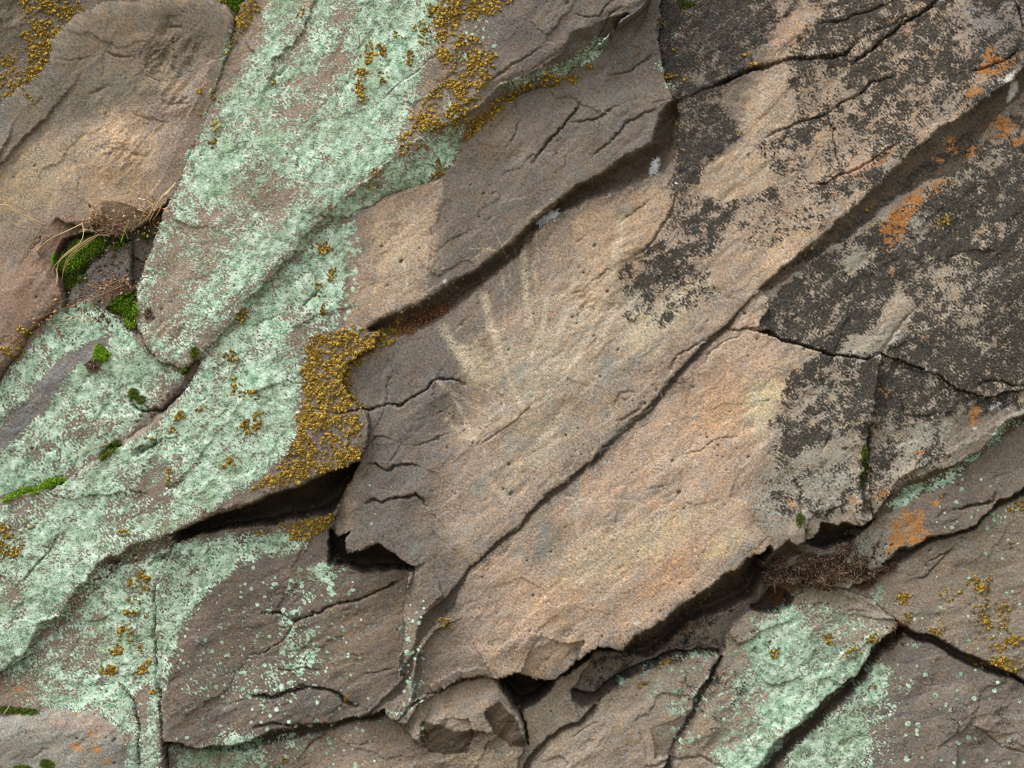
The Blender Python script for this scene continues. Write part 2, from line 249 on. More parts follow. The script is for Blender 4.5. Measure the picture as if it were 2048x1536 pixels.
# cracks: points, width, depth, lip (mm the first-named side stands proud; + = right side of travel)
CR = [
 ([(930,765),(905,758),(870,764),(848,780),(820,800),(800,812),(778,808),(740,816),(700,822),(668,826)],4,9,7),
 ([(775,700),(785,740),(772,780),(766,820),(752,850),(738,872)],2,3,0),
 ([(735,890),(750,880),(778,880)],3,5,3),([(430,690),(500,600),(560,540),(622,462),(655,442)],2.6,4,0),([(888,356),(880,400),(866,460),(860,520),(856,570)],2,2,3),([(405,700),(440,684),(478,640)],2,3,0),
 ([(830,892),(870,878),(905,864)],2,4,2),
 ([(733,934),(752,929),(765,938),(775,942),(790,932),(825,928),(838,934)],4,7,6),
 ([(730,1008),(745,999),(762,1005),(780,997),(810,992),(830,985),(845,995),(858,1012)],4,8,7),
 ([(865,832),(885,820),(898,812)],2,4,2),([(960,890),(990,870),(1012,858),(1036,838),(1070,806)],2.5,4,2),
 ([(805,1160),(770,1180),(735,1196),(700,1206),(665,1214),(640,1224),(600,1240),(586,1246),(570,1236),(556,1222),(522,1226)],5,9,8),
 ([(590,1246),(575,1265),(560,1285),(530,1302),(500,1310)],3,5,3),([(640,1140),(610,1190),(590,1240)],2,2,0),
 ([(500,1398),(530,1392),(550,1396),(575,1382),(610,1374),(650,1378),(672,1386),(700,1408),(716,1412)],6,10,8),
 ([(550,1340),(590,1340),(620,1336),(645,1342)],3,4,3),([(690,1308),(715,1312),(724,1334)],2,3,0),([(725,1350),(755,1342),(790,1334)],3,4,2),
 ([(500,1456),(560,1448),(610,1450),(668,1440)],4,7,5),([(700,1490),(740,1486),(760,1488)],3,4,0),
 ([(600,1520),(630,1480),(660,1455)],3,5,2),
 ([(860,1500),(850,1450),(862,1400)],2,4,2),([(795,1440),(830,1405),(868,1384),(900,1372),(932,1358),(985,1352)],5,11,4),
 ([(1160,205),(1148,228),(1125,255),(1100,280),(1080,300),(1068,325)],5,8,-5),([(1046,230),(1030,275),(1010,300)],4,4,-3),
 ([(1148,248),(1190,236),(1236,212)],4,6,4),([(1220,152),(1260,136),(1312,108)],3,5,3),
 ([(1185,316),(1215,284),(1240,262),(1258,242),(1290,228),(1318,220)],4,5,3),([(1300,205),(1340,196)],3,3,2),
 ([(1222,365),(1240,325),(1258,300)],3,4,2),([(1000,355),(1040,335),(1080,300)],2,3,2),
 ([(1165,120),(1195,80),(1225,25),(1240,10)],4,5,-4),([(1150,30),(1200,34),(1225,0)],3,5,3),([(1000,150),(1050,110),(1085,95)],3,4,2),
 ([(1242,444),(1270,424),(1300,404)],2.5,4,2),([(1150,488),(1175,472)],2.5,4,2),([(1185,560),(1215,536),(1224,540)],2.5,5,2),
 ([(1270,510),(1290,500),(1308,470),(1345,420),(1354,380)],4,5,5),([(1138,590),(1160,578),(1175,584)],2.5,4,2),([(1160,630),(1185,614)],2.5,4,2),
 ([(1340,740),(1360,710),(1395,690),(1415,680)],4,5,-5),([(1410,720),(1440,690),(1470,680),(1490,665)],3,4,-3),
 ([(1455,661),(1480,660),(1516,658)],3,7,2),([(1225,810),(1240,790),(1260,782),(1275,783)],3,4,2),
 ([(1232,845),(1262,832),(1290,805)],3,4,2),([(1365,914),(1400,900),(1440,878),(1475,872)],2,3,1.5),
 ([(1500,662),(1540,668),(1600,690),(1650,704),(1700,716),(1735,718),(1766,704)],5,14,9),
 ([(1735,520),(1742,545),(1750,570)],4,4,-5),([(1765,705),(1800,650),(1830,620)],6,4,-4),
 ([(1528,275),(1570,255),(1640,230),(1700,195),(1740,168),(1790,150)],4,6,5),([(1655,210),(1662,270),(1672,310),(1685,350)],3.5,6,0),
 ([(1700,130),(1740,100),(1770,75),(1800,50),(1850,20),(1880,0)],7,12,6),([(1640,50),(1700,35),(1790,0)],4,5,3),
 ([(1430,170),(1460,160),(1480,150),(1505,140),(1545,128)],9,16,3),([(1528,130),(1600,118),(1690,112),(1716,78)],6,9,3),
 ([(1620,370),(1680,352),(1735,325),(1800,285)],4,5,4),([(1940,140),(1980,130),(2010,122),(2040,100)],5,8,3),
 ([(2030,0),(2036,20),(2042,50),(2048,60)],4,9,3),([(1960,770),(2000,765),(2020,772),(2048,770)],4,7,3),
 ([(1800,800),(1812,830),(1870,826)],5,6,5),([(1740,850),(1738,900),(1732,940),(1728,990),(1735,1030),(1742,1040)],14,16,0),
 ([(1590,950),(1605,985),(1600,1030),(1620,1070)],6,6,0),([(1640,905),(1655,880),(1668,860)],4,4,2),
 ([(1700,1010),(1660,1020),(1645,1042)],3,4,-6),
 ([(1850,1130),(1880,1110),(1905,1100)],3,6,3),([(1905,1020),(1940,1012),(1985,1006),(1992,990)],5,9,4),([(1870,1040),(1900,1018)],3,4,2),
 ([(1810,1000),(1830,985),(1860,970)],3,3,0),([(1830,1155),(1850,1152),(1870,1135),(1910,1090)],3,5,3),
 ([(1655,1166),(1700,1185),(1740,1210),(1780,1232)],3,1,4),([(1680,1232),(1705,1220),(1735,1222)],3,4,2),
 ([(1930,1446),(1970,1468),(2000,1490),(2048,1510)],4,3,7),
 ([(308,1172),(311,1240),(310,1300),(314,1360),(322,1400),(326,1480),(334,1545)],4,6,2),([(240,1366),(262,1395),(276,1430),(282,1460),(276,1500),(280,1540)],5,9,3),
 ([(0,1392),(30,1370),(60,1345)],3,3,0),([(30,1172),(60,1145),(110,1090),(120,1060)],3,4,2),([(20,1325),(32,1316),(54,1315)],5,9,4),
 ([(268,912),(295,895),(320,885)],7,18,6),([(200,905),(225,895),(250,888)],6,10,0),
 ([(262,800),(280,820),(320,822),(345,800),(375,770),(395,740)],6,12,6),
 ([(400,1120),(430,1090)],3,6,2),([(300,1130),(330,1110),(348,1098)],9,14,6),([(215,1135),(232,1125),(250,1128)],8,12,4),
 ([(380,1150),(395,1135)],3,4,0),([(345,1200),(370,1188)],2,3,0),
 ([(768,198),(800,165),(878,106)],3,4,-4),([(980,170),(1000,150),(1020,140)],3,5,0),([(700,130),(745,60),(757,0)],6,2,0),
 ([(545,165),(575,135)],6,6,3),([(600,620),(630,590),(645,575)],3,7,3),([(400,712),(440,676)],3,4,0),
 ([(505,560),(470,600)],2,3,0),([(500,655),(540,640),(570,620)],3,3,0),
 ([(145,270),(150,320),(157,360),(158,400)],3,4,0),([(180,188),(205,178),(216,175)],5,6,5),([(208,102),(230,112),(265,114)],4,7,5),([(120,128),(160,118),(190,112)],3,3,2),
 ([(330,35),(340,52),(366,58)],5,7,5),([(340,118),(345,140),(360,148)],4,6,4),([(322,200),(335,210),(385,208)],4,6,4),([(252,302),(275,308),(290,312)],5,7,5),
 ([(0,330),(25,325),(48,312)],4,4,2),([(170,42),(190,42)],3,4,3),([(290,150),(330,165)],4,4,3),([(262,220),(290,235),(335,248)],4,4,3),
 ([(1480,1540),(1400,1515),(1330,1516),(1280,1540)],5,4,-6),([(1140,1480),(1160,1462),(1200,1440)],3,4,0),
]
rng = np.random.default_rng(11)
for _ in range(400):                 # small fractures that follow the grain of the rock
    x0, y0 = rng.uniform(-200, 2250), rng.uniform(-200, 1740)
    if x0 < 720 and rng.random() < .6: continue
    if x0 < 400 and y0 < 450: continue
    an = math.radians(-35 + rng.normal(0, 16)); L = rng.gamma(2.0, 16) + 10
    n = max(3, int(L / 12)); p = [(x0, y0)]
    for k in range(n):
        an2 = an + rng.normal(0, .45); p.append((p[-1][0] + math.cos(an2) * L / n, p[-1][1] + math.sin(an2) * L / n))
    CR.append((p, rng.uniform(1.2, 2.0), rng.uniform(.8, 2.6), rng.uniform(0, 2.4)))
ln = fnoise(20, 8, 40)
for pts, wd, dp, lip in CR:
    sl = bbox(pts, 60); x, y = WXg[sl], WYg[sl]
    d, s = dist_line(pts, x, y, side=True)
    p = np.array(pts, float); ex = np.minimum(np.hypot(X[sl] - p[0, 0], Y[sl] - p[0, 1]), np.hypot(X[sl] - p[-1, 0], Y[sl] - p[-1, 1]))
    fade = sst(0, 26, ex)
    if p[:, 0].max() < 400 and p[:, 1].max() < 410: dp, lip = dp * .55, lip * .5
    ww = wd * (.36 if p[:, 1].max() < 380 and p[:, 0].min() > 980 else .45) * (0.75 + 0.45 * np.clip(ln[sl] + .6, 0, 2))
    prof = np.exp(-(d / ww) ** 2) * (0.35 + 0.65 * fade)
    H[sl] -= dp * 1.4 * prof
    up = -np.sign(lip) * s            # lip side
    H[sl] += abs(lip) * fade * np.where(up > 0, np.exp(-d / (16 + 3.5 * abs(lip))), 0) * .55
    if dp >= 5: CREV[sl] = np.maximum(CREV[sl], prof * min(1, dp / 9))

# ---------------------------------------------------------------- lichen and colour fields (0..1 densities)
g_f = 1.1 * fnoise(31, 4.5, 13, 0.3, 1.2) + 0.55 * fnoise(32, 14, 60, 1.0, 1.5) + 0.35 * fnoise(33, 60, 260, 1.2, 1.8)
o_f = 1.4 * fnoise(34, 6, 20, 0.5) + 1.25 * fnoise(35, 20, 70, 1.0)
k_f = 1.1 * fnoise(76, 3, 9, .2) + .6 * fnoise(36, 8, 36, .8, 1.1) + 0.5 * fnoise(37, 16, 70, 1.0) + .3 * fnoise(38, 60, 250, 1.0, 2)
r_f = 1.0 * fnoise(39, 4, 16, 0.6, 1.6) + 0.7 * fnoise(40, 16, 70, 1.0)

def build(items):
    D = np.zeros((NY, NX), np.float32)
    for it in items:
        v, kind = it[0], it[1]
        m = soft_poly(it[2], it[3]) if kind == 'p' else blob(*it[2])
        if v < 0: D *= (1 + v * m)
        else: D = np.maximum(D, v * m)
    return D
GREEN = build([
 (.80,'p',[(530,-60),(560,T_),(860,T_),(885,0),(880,70),(860,150),(825,250),(790,325),(700,388),(620,462),(520,565),(430,665),(400,712),(370,740),(288,700),(276,640),(282,560),(310,480),(345,400),(375,330),(402,260),(440,190),(500,130),(528,60)],26),
 (.92,'p',[(740,-40),(860,-40),(860,120),(800,250),(720,350),(600,450),(560,430),(640,300),(700,180)],50),
 (-.55,'b',(680,70,28,100,12)),(-.5,'b',(640,150,60,26,-30)),(-.5,'b',(600,215,55,26,-30)),(-.45,'b',(560,400,50,32,-40)),(-.3,'b',(480,420,90,60,-60)),
 (-.45,'b',(400,520,90,50,-70)),(-.6,'b',(330,590,45,110,10)),(-.45,'b',(365,690,60,40,0)),(-.5,'b',(590,90,26,60,15)),
 (.62,'p',[(400,700),(520,560),(640,440),(700,420),(640,480),(520,610),(420,725)],10),(.78,'p',[(625,460),(650,427),(700,387),(800,318),(870,270),(925,262),(905,330),(880,352),(800,382),(700,430),(655,446)],9),
 (.5,'p',[(770,200),(900,170),(930,260),(900,300),(800,300),(740,330)],20),(-.65,'b',(850,230,60,30,-40)),
 (.84,'p',[(712,445),(692,560),(680,650),(625,680),(600,800),(585,905),(500,970),(340,1068),(230,1120),(100,1222),(50,1330),(0,1350),(B,1560),(B,1100),(0,1015),(130,965),(205,915),(300,860),(400,728),(470,650),(600,510),(650,455)],14),
 (.6,'p',[(345,1050),(350,1086),(300,1105),(240,1145),(180,1200),(125,1258),(80,1262),(62,1310),(40,1330),(20,1300),(100,1200),(220,1105)],10),(-.5,'b',(240,1010,40,80,20)),(-.55,'b',(320,960,45,70,25)),(-.5,'b',(290,1090,60,30,-20)),(-.35,'b',(370,740,60,30,-50)),(-.5,'b',(60,1015,60,25,-25)),(-.45,'b',(20,1180,30,30,0)),(-.4,'b',(610,690,30,60,20)),
 (.82,'p',[(60,690),(110,625),(180,600),(262,655),(292,700),(372,745),(300,835),(235,885),(140,950),(0,992),(B,1110),(B,960),(0,770)],12),
 (-.85,'p',[(225,672),(215,700),(150,735),(110,790),(60,850),(0,905),(-100,960),(-100,900),(0,860),(60,790),(120,715),(180,680)],8),
 (-.6,'b',(330,790,45,32,-30)),(-.35,'b',(120,880,110,40,-25)),
 (.74,'p',[(60,1292),(120,1244),(220,1144),(350,1084),(560,1055),(600,1080),(500,1120),(420,1180),(375,1250),(340,1330),(322,1400),(332,D_),(255,D_),(250,1470),(190,1420),(60,1410),(20,1400),(0,1370)],16),
 (-.5,'b',(150,1300,60,50,-40)),(-.55,'b',(40,1380,60,30,-20)),(-.7,'b',(285,1400,16,50,0)),(.8,'p',[(330,1180),(400,1120),(520,1075),(560,1100),(450,1150),(390,1200),(345,1300),(325,1400),(312,1300),(310,1200)],16),
 (.55,'b',(560,1090,60,24,-12)),(.5,'b',(650,1140,42,24,-30)),(.45,'b',(600,1185,40,22,30)),(.42,'b',(590,1260,50,40,0)),(.36,'b',(600,1320,70,60,0)),(.3,'b',(520,1380,110,60,0)),
 (.22,'p',[(350,1250),(520,1120),(660,1130),(720,1200),(700,1420),(560,1470),(330,1490)],60),(.66,'p',[(345,1536),(340,1500),(420,1490),(460,1450),(520,1480),(560,1536),(560,D_),(345,D_)],26),(.35,'b',(570,1500,60,40,0)),
 (.3,'b',(810,1290,16,90,10)),(.4,'b',(830,1370,18,34,10)),(.35,'b',(780,1430,40,14,-30)),
 (.88,'p',[(1480,1300),(1520,1240),(1600,1215),(1640,1270),(1720,1300),(1775,1265),(1715,1350),(1655,1402),(1590,1462),(1535,1530),(1440,D_),(1430,1500),(1500,1470),(1530,1390)],18),
 (.45,'p',[(1500,1225),(1600,1185),(1720,1230),(1780,1250),(1700,1350),(1560,1500),(1440,D_),(1430,1480),(1470,1330)],26),(.28,'p',[(1350,1320),(1450,1300),(1460,1480),(1350,1500),(1330,1420)],30),
 (.8,'p',[(1750,1310),(1790,1340),(1775,1400),(1730,1440),(1755,1480),(1720,D_),(1560,D_),(1570,1520),(1640,1445),(1720,1362)],16),(.36,'p',[(1760,1330),(1840,1360),(1800,1450),(1800,1536),(1700,1536),(1730,1400)],26),
 (.14,'p',[(1800,1290),(2048,1380),(2048,1536),(1780,1536)],40),(.5,'b',(1755,1180,22,14,0)),(.3,'b',(1770,1200,40,20,0)),
 (.55,'b',(1390,1310,50,9,-10)),(.5,'b',(1300,1330,30,14,-40)),(.5,'b',(1245,1362,14,10,0)),(.42,'b',(1310,1375,18,28,25)),(.4,'b',(1350,1400,28,30,0)),
 (.62,'p',[(1000,168),(1060,150),(1130,120),(1195,70),(1215,80),(1190,120),(1120,160),(1060,172),(1000,195)],10),(.45,'b',(1340,60,32,18,-40)),(.5,'b',(1325,130,22,18,0)),(.4,'b',(1340,170,16,14,0)),
 (.6,'p',[(1770,1010),(1800,985),(1880,945),(1960,900),(2000,850),(2048,815),(2048,848),(2000,884),(1925,945),(1880,978),(1790,1022)],7),(.3,'b',(2010,1030,60,20,-30)),(.25,'b',(1960,1020,40,12,-20)),
 (.5,'p',[(455,60),(475,60),(430,200),(395,290),(360,400),(345,400),(375,300),(405,230),(430,150)],12),
 (.2,'b',(960,60,60,50,0)),(.3,'b',(990,30,16,10,0)),
])
OCHRE = build([
 (.62,'p',[(868,-20),(1030,-20),(1005,30),(930,45),(905,75),(950,78),(992,110),(985,150),(962,195),(935,228),(905,270),(815,262),(815,235),(850,200),(880,160),(905,135),(872,110),(868,50)],14),
 (.8,'p',[(925,300),(915,285),(940,240),(975,205),(1035,180),(1045,188),(1000,225),(950,262)],6),(.55,'p',[(1035,165),(1090,148),(1160,150),(1150,168),(1080,170),(1040,180)],6),(.4,'b',(1175,140,16,8,-30)),
 (-.55,'b',(885,225,22,26,0)),(-.5,'b',(912,130,16,26,0)),(-.6,'b',(880,180,22,20,-30)),
 (.42,'b',(745,105,28,26,-30)),(.42,'b',(722,165,18,30,0)),(.4,'b',(722,195,16,30,0)),(.38,'b',(800,75,22,16,-20)),(.42,'b',(850,68,20,30,0)),(.4,'b',(855,22,16,16,0)),(.35,'b',(818,115,14,20,0)),(.4,'b',(765,150,12,20,0)),
 (.45,'b',(810,270,18,10,0)),(.55,'b',(755,345,16,10,-20)),(.5,'b',(745,370,20,14,0)),(.5,'b',(825,300,30,14,0)),(.4,'b',(870,320,14,12,0)),(.7,'b',(665,435,11,6,0)),(.45,'b',(875,345,20,6,-20)),
 (.6,'p',[(470,60),(495,10),(525,5),(510,40),(480,80),(450,115),(440,105)],7),(.45,'b',(430,200,10,26,0)),(.45,'b',(430,260,12,30,10)),(.4,'b',(400,180,10,8,0)),(.4,'b',(545,160,14,18,-50)),(.35,'b',(605,20,10,18,20)),(.3,'b',(395,230,10,10,0)),
 (.78,'p',[(628,668),(700,655),(760,655),(815,640),(835,655),(790,682),(722,715),(700,745),(700,790),(735,815),(715,835),(722,870),(690,880),(726,895),(716,926),(640,945),(560,975),(505,978),(565,935),(590,880),(600,800),(600,745),(612,700)],12),
 (-.5,'b',(640,880,24,32,0)),(-.4,'b',(680,860,22,26,0)),(-.4,'b',(655,925,30,14,0)),
 (.55,'b',(640,500,20,16,0)),(.45,'b',(655,550,24,14,-20)),(.4,'b',(640,575,10,20,0)),(.75,'b',(485,635,13,11,0)),(.42,'b',(465,712,22,12,-30)),(.42,'b',(468,770,9,36,0)),(.4,'b',(500,855,34,20,-20)),(.4,'b',(500,790,24,12,0)),
 (.42,'b',(360,832,14,10,0)),(.42,'b',(348,860,18,8,-30)),(.4,'b',(300,878,12,10,0)),(.4,'b',(342,950,8,26,15)),(.4,'b',(455,925,14,12,0)),(.3,'b',(400,820,14,14,0)),(.35,'b',(645,435,10,6,0)),(.4,'b',(520,830,12,8,0)),(.4,'b',(645,625,6,16,0)),
 (.42,'b',(57,1050,10,14,0)),(.42,'b',(248,1066,10,8,0)),(.35,'b',(285,1100,18,6,-30)),
 (.82,'p',[(580,1045),(640,1035),(668,1020),(664,1050),(640,1062),(600,1085),(580,1078)],6),(.45,'b',(510,1065,24,8,0)),(.4,'b',(560,1050,16,6,0)),
 (.5,'b',(285,1165,26,22,-40)),(.5,'b',(270,1198,16,10,0)),(.5,'b',(268,1222,22,12,0)),(.5,'b',(252,1268,20,18,-30)),(.45,'b',(300,1235,14,8,0)),(.42,'b',(232,1300,16,14,0)),(.5,'b',(215,1342,20,10,0)),(.5,'b',(282,1343,18,10,-15)),(.45,'b',(140,1232,8,12,0)),(.45,'b',(245,1362,6,8,0)),(.5,'b',(306,1385,7,6,0)),(.4,'b',(295,1322,12,6,0)),(.45,'b',(283,1297,6,10,0)),
 (.6,'b',(8,1080,34,34,0)),(.5,'b',(15,1110,30,14,0)),
 (.4,'b',(1960,1165,40,22,-20)),(.36,'b',(1905,1190,30,16,0)),(.3,'b',(1980,1230,60,50,0)),(.5,'b',(2010,1290,44,12,-20)),(.45,'b',(2000,1330,60,14,10)),(.42,'b',(2035,1335,26,26,0)),(.45,'b',(1808,1235,30,12,-20)),(.4,'b',(1800,1195,16,16,0)),(.36,'b',(1730,1280,30,14,-25)),(.36,'b',(1660,1275,16,16,0)),(.34,'b',(1700,1310,22,18,0)),(.5,'b',(1550,1308,13,8,0)),(.36,'b',(1762,1320,20,9,0)),(.4,'b',(1742,1374,10,8,0)),(.36,'b',(1880,1260,26,12,0)),(.4,'b',(2035,1015,20,16,-30)),(.4,'b',(2018,1090,20,8,0)),(.36,'b',(1975,1155,24,8,0)),(.4,'b',(1640,1524,16,8,0)),(.34,'b',(1890,990,14,8,0)),
 (.55,'p',[(20,-60),(160,-60),(160,20),(130,60),(100,130),(60,170),(20,210),(0,210),(40,150),(50,80)],20),(.5,'b',(400,-2,110,10,0)),(.35,'b',(30,150,50,60,-40)),
 (.55,'b',(1345,151,18,7,0)),(.5,'b',(1368,157,8,5,0)),(.45,'b',(1348,103,9,7,0)),(.4,'b',(1325,48,9,4,0)),(.45,'b',(1500,134,13,8,0)),(.4,'b',(1490,108,8,6,0)),(.4,'b',(1355,245,6,8,0)),(.4,'b',(1368,300,7,4,0)),(.4,'b',(1475,262,5,8,0)),(.4,'b',(1470,200,16,4,-30)),
 (.5,'b',(1325,1328,22,8,-20)),(.55,'b',(1288,1370,14,8,0)),(.5,'b',(1232,1384,20,6,-40)),(.5,'b',(1210,1398,8,5,0)),(.5,'b',(890,1250,14,14,-40)),(.5,'b',(685,1398,8,12,0)),(.5,'b',(570,1520,6,4,0)),(.45,'b',(30,700,26,30,-50)),(.4,'b',(50,665,20,14,0)),
 (.4,'b',(1600,.5,1,1,0)),(.35,'b',(1745,415,16,8,-30)),(.4,'b',(1620,505,16,5,-40)),(.4,'b',(1885,440,14,10,0)),
])
OCHRE *= (1 - .999 * (Y > 2e3))
BLACK = build([
 (.80,'p',[(1322,T_),(1560,T_),(1560,0),(1545,60),(1500,120),(1440,190),(1478,235),(1470,275),(1430,325),(1400,350),(1375,400),(1345,395),(1352,300),(1345,200),(1318,100)],16),
 (.62,'p',[(1350,390),(1440,400),(1480,430),(1440,500),(1390,560),(1290,590),(1260,560),(1275,515),(1320,470)],18),(.45,'p',[(1250,560),(1400,520),(1440,580),(1330,660),(1240,640)],30),
 (.52,'p',[(1540,T_),(R_,T_),(R_,0),(2048,150),(1850,290),(1680,430),(1560,500),(1470,480),(1440,420),(1480,330),(1560,200),(1560,60)],24),
 (.66,'p',[(1600,-40),(1900,-40),(1960,60),(1900,150),(1780,230),(1690,180),(1600,120)],50),(.7,'b',(1840,120,110,70,-30)),(.62,'b',(1820,200,100,50,-35)),
 (-.9,'p',[(1500,205),(1560,170),(1592,190),(1590,225),(1560,275),(1500,285),(1478,262)],6),(-.85,'p',[(1548,60),(1600,10),(1610,0),(1640,30),(1600,55),(1590,80),(1565,85)],7),(-.85,'b',(1568,145,24,14,-60)),(-.7,'b',(1450,200,28,16,-20)),(-.75,'p',[(1420,350),(1460,315),(1530,320),(1560,370),(1480,400),(1430,400)],12),(-.7,'b',(1400,160,20,14,0)),(-.6,'b',(1560,110,24,12,0)),
 (-.45,'b',(1650,330,120,50,-30)),(-.4,'b',(1560,430,80,40,-30)),
 (.80,'p',[(1535,600),(1600,545),(1720,470),(1800,420),(1900,370),(2048,300),(R_,200),(R_,D_/2.4),(2048,780),(1900,770),(1764,704),(1720,716),(1600,690),(1520,660)],12),
 (.6,'p',[(1800,390),(1900,340),(2000,240),(2048,210),(R_,100),(R_,500),(2048,500),(1900,450)],30),
 (-.4,'b',(1900,600,60,90,10)),(-.75,'b',(1715,520,30,22,-30)),(-.85,'p',[(1765,620),(1790,590),(1830,600),(1820,650),(1790,690),(1740,715),(1680,705),(1700,670),(1740,665),(1755,650)],9),(-.6,'b',(1830,440,30,20,-30)),
 (.70,'p',[(1560,760),(1640,700),(1770,710),(1900,740),(2048,780),(2048,830),(1900,830),(1760,860),(1640,880),(1560,940),(1540,900),(1570,830)],16),
 (.36,'p',[(1540,940),(1740,860),(1900,830),(1900,930),(1740,1030),(1520,1060),(1500,1010)],30),(-.6,'b',(1640,790,60,30,-20)),(.75,'b',(1620,840,70,50,-20)),(.5,'b',(1560,1000,30,60,20)),
 (.7,'p',[(1560,540),(1700,450),(1850,330),(1980,215),(1940,310),(1860,352),(1760,420),(1650,510)],12),
 (.7,'b',(1490,475,20,10,0)),(.45,'b',(1285,560,50,40,0)),(.35,'b',(1700,1090,60,40,0)),
 (.32,'p',[(1180,1300),(1440,1220),(1440,1300),(1260,1370),(1150,1390)],20),(.22,'p',[(1350,1330),(1470,1250),(1500,1220),(1640,1180),(1660,1240),(1500,1400),(1400,1536),(1330,1536)],30),
 (.2,'p',[(1820,1300),(2048,1400),(2048,1536),(1800,1500)],40),
])
ORANGE = build([
 (.74,'p',[(1748,480),(1765,440),(1800,400),(1850,370),(1850,400),(1820,440),(1805,480),(1775,500)],9),(.6,'b',(1890,360,26,10,-20)),(.5,'b',(1860,380,24,14,-30)),
 (.66,'p',[(1955,135),(1975,85),(1995,90),(1990,115),(2040,110),(2030,135),(1980,160),(1960,165)],8),(.5,'b',(1950,185,26,10,-20)),(.6,'b',(2005,255,26,34,30)),(.5,'b',(2035,280,20,20,0)),(.55,'b',(1948,305,12,22,30)),
 (.7,'p',[(1765,1110),(1790,1030),(1845,1015),(1850,1060),(1855,1085),(1800,1100)],9),(.5,'b',(1870,1010,12,9,0)),(.5,'b',(1865,1070,20,14,0)),
 (.75,'b',(1948,832,11,24,15)),(.45,'b',(1585,1005,24,14,30)),(.5,'b',(1702,1000,14,18,-30)),(.4,'b',(1755,990,22,12,-30)),(.5,'b',(1840,905,14,6,-20)),(.4,'b',(1715,890,10,8,0)),(.35,'b',(1770,780,10,20,0)),(.45,'b',(1850,680,8,16,10)),(.4,'b',(1780,545,10,12,0)),(.45,'b',(1955,465,16,8,-20)),
 (.5,'b',(1900,290,20,20,0)),(.5,'b',(1790,33,30,6,-20)),(.5,'b',(1880,320,16,9,0)),
 (.6,'b',(145,1490,30,12,25)),(.5,'b',(185,1470,22,8,25)),(.55,'b',(190,1500,18,12,0)),(.5,'b',(205,1524,18,12,20)),(.35,'b',(30,1380,40,12,0)),
 (.5,'b',(1770,320,34,6,-35)),(.3,'b',(1720,330,50,12,-30)),(.5,'b',(665,1040,1,1,0)),
])
PALE = build([      # grey and white crusts
 (.8,'b',(1710,525,34,24,-30)),(.75,'b',(1830,450,34,16,-35)),(.85,'b',(1640,480,16,8,-40)),(.7,'b',(1750,690,70,26,-10)),(.7,'p',[(1520,600),(1540,640),(1600,680),(1530,668),(1516,650)],6),
 (.7,'b',(1640,960,90,60,-40)),(.6,'b',(1850,880,60,40,-30)),(.6,'b',(1540,1020,26,50,10)),(.7,'b',(1780,325,40,14,-35)),(.6,'b',(1860,75,40,20,0)),(.5,'b',(1880,190,50,30,-30)),(.8,'b',(1788,1075,20,18,0)),(.7,'b',(1730,1080,26,30,-40)),
 (.7,'b',(2030,360,30,24,0)),(.6,'b',(1900,200,30,24,0)),(.5,'b',(1830,760,60,30,0)),(.4,'b',(1640,780,60,24,-20)),(.5,'b',(1280,1150,20,10,0)),
])
def fieldmask(D, f, thr=1.55, gain=3.1):    # continuous value; crust shows where > 0
    return (D * gain - thr + f * .75 * np.clip(D * 3, 0, 1) - (D < .02) * 3).astype(np.float32)
Gv = fieldmask(GREEN * .88, g_f, 1.4); Ov = fieldmask(OCHRE * .92, o_f, 1.3, 3.1); Kv = fieldmask(BLACK * 1.08, k_f + .55 * fnoise(75, 30, 140, 1.0, 1.6), 1.6, 2.9); Rv = fieldmask(ORANGE * .9, r_f); Pv = fieldmask(PALE, r_f, 1.3, 2.6)

DOTS = [((350,1130,740,1500),210,1.5,4.2),((600,1120,670,1190),16,4,8),((560,1220,640,1380),50,2,5),((800,1180,850,1480),60,1.5,4),((1780,1280,2040,1530),50,1.5,5),((1340,1300,1480,1500),60,2,5.5),((900,0,1000,140),40,1.5,4),((1760,950,2040,1060),40,1.5,4),((680,940,760,1130),8,1.5,3),((690,420,720,680),60,1.5,4),((500,1440,760,1536),60,1.5,4),((1820,1060,2048,1300),40,1.2,3.5),((1560,980,1760,1080),10,1.5,3)]
rd = np.random.default_rng(5)
for (a0, b0, a1, b1), n_, r0, r1 in DOTS:
    for _ in range(n_):
        x0, y0, r = rd.uniform(a0, a1), rd.uniform(b0, b1), rd.uniform(r0, r1) * rd.uniform(.6, 1)
        sl = bbox([(x0, y0)], r * 2 + 4); dd = np.hypot(X[sl] - x0, Y[sl] - y0 ) / r + .12 * g_f[sl]
        Gv[sl] = np.maximum(Gv[sl], (1.25 - dd) * 1.6)
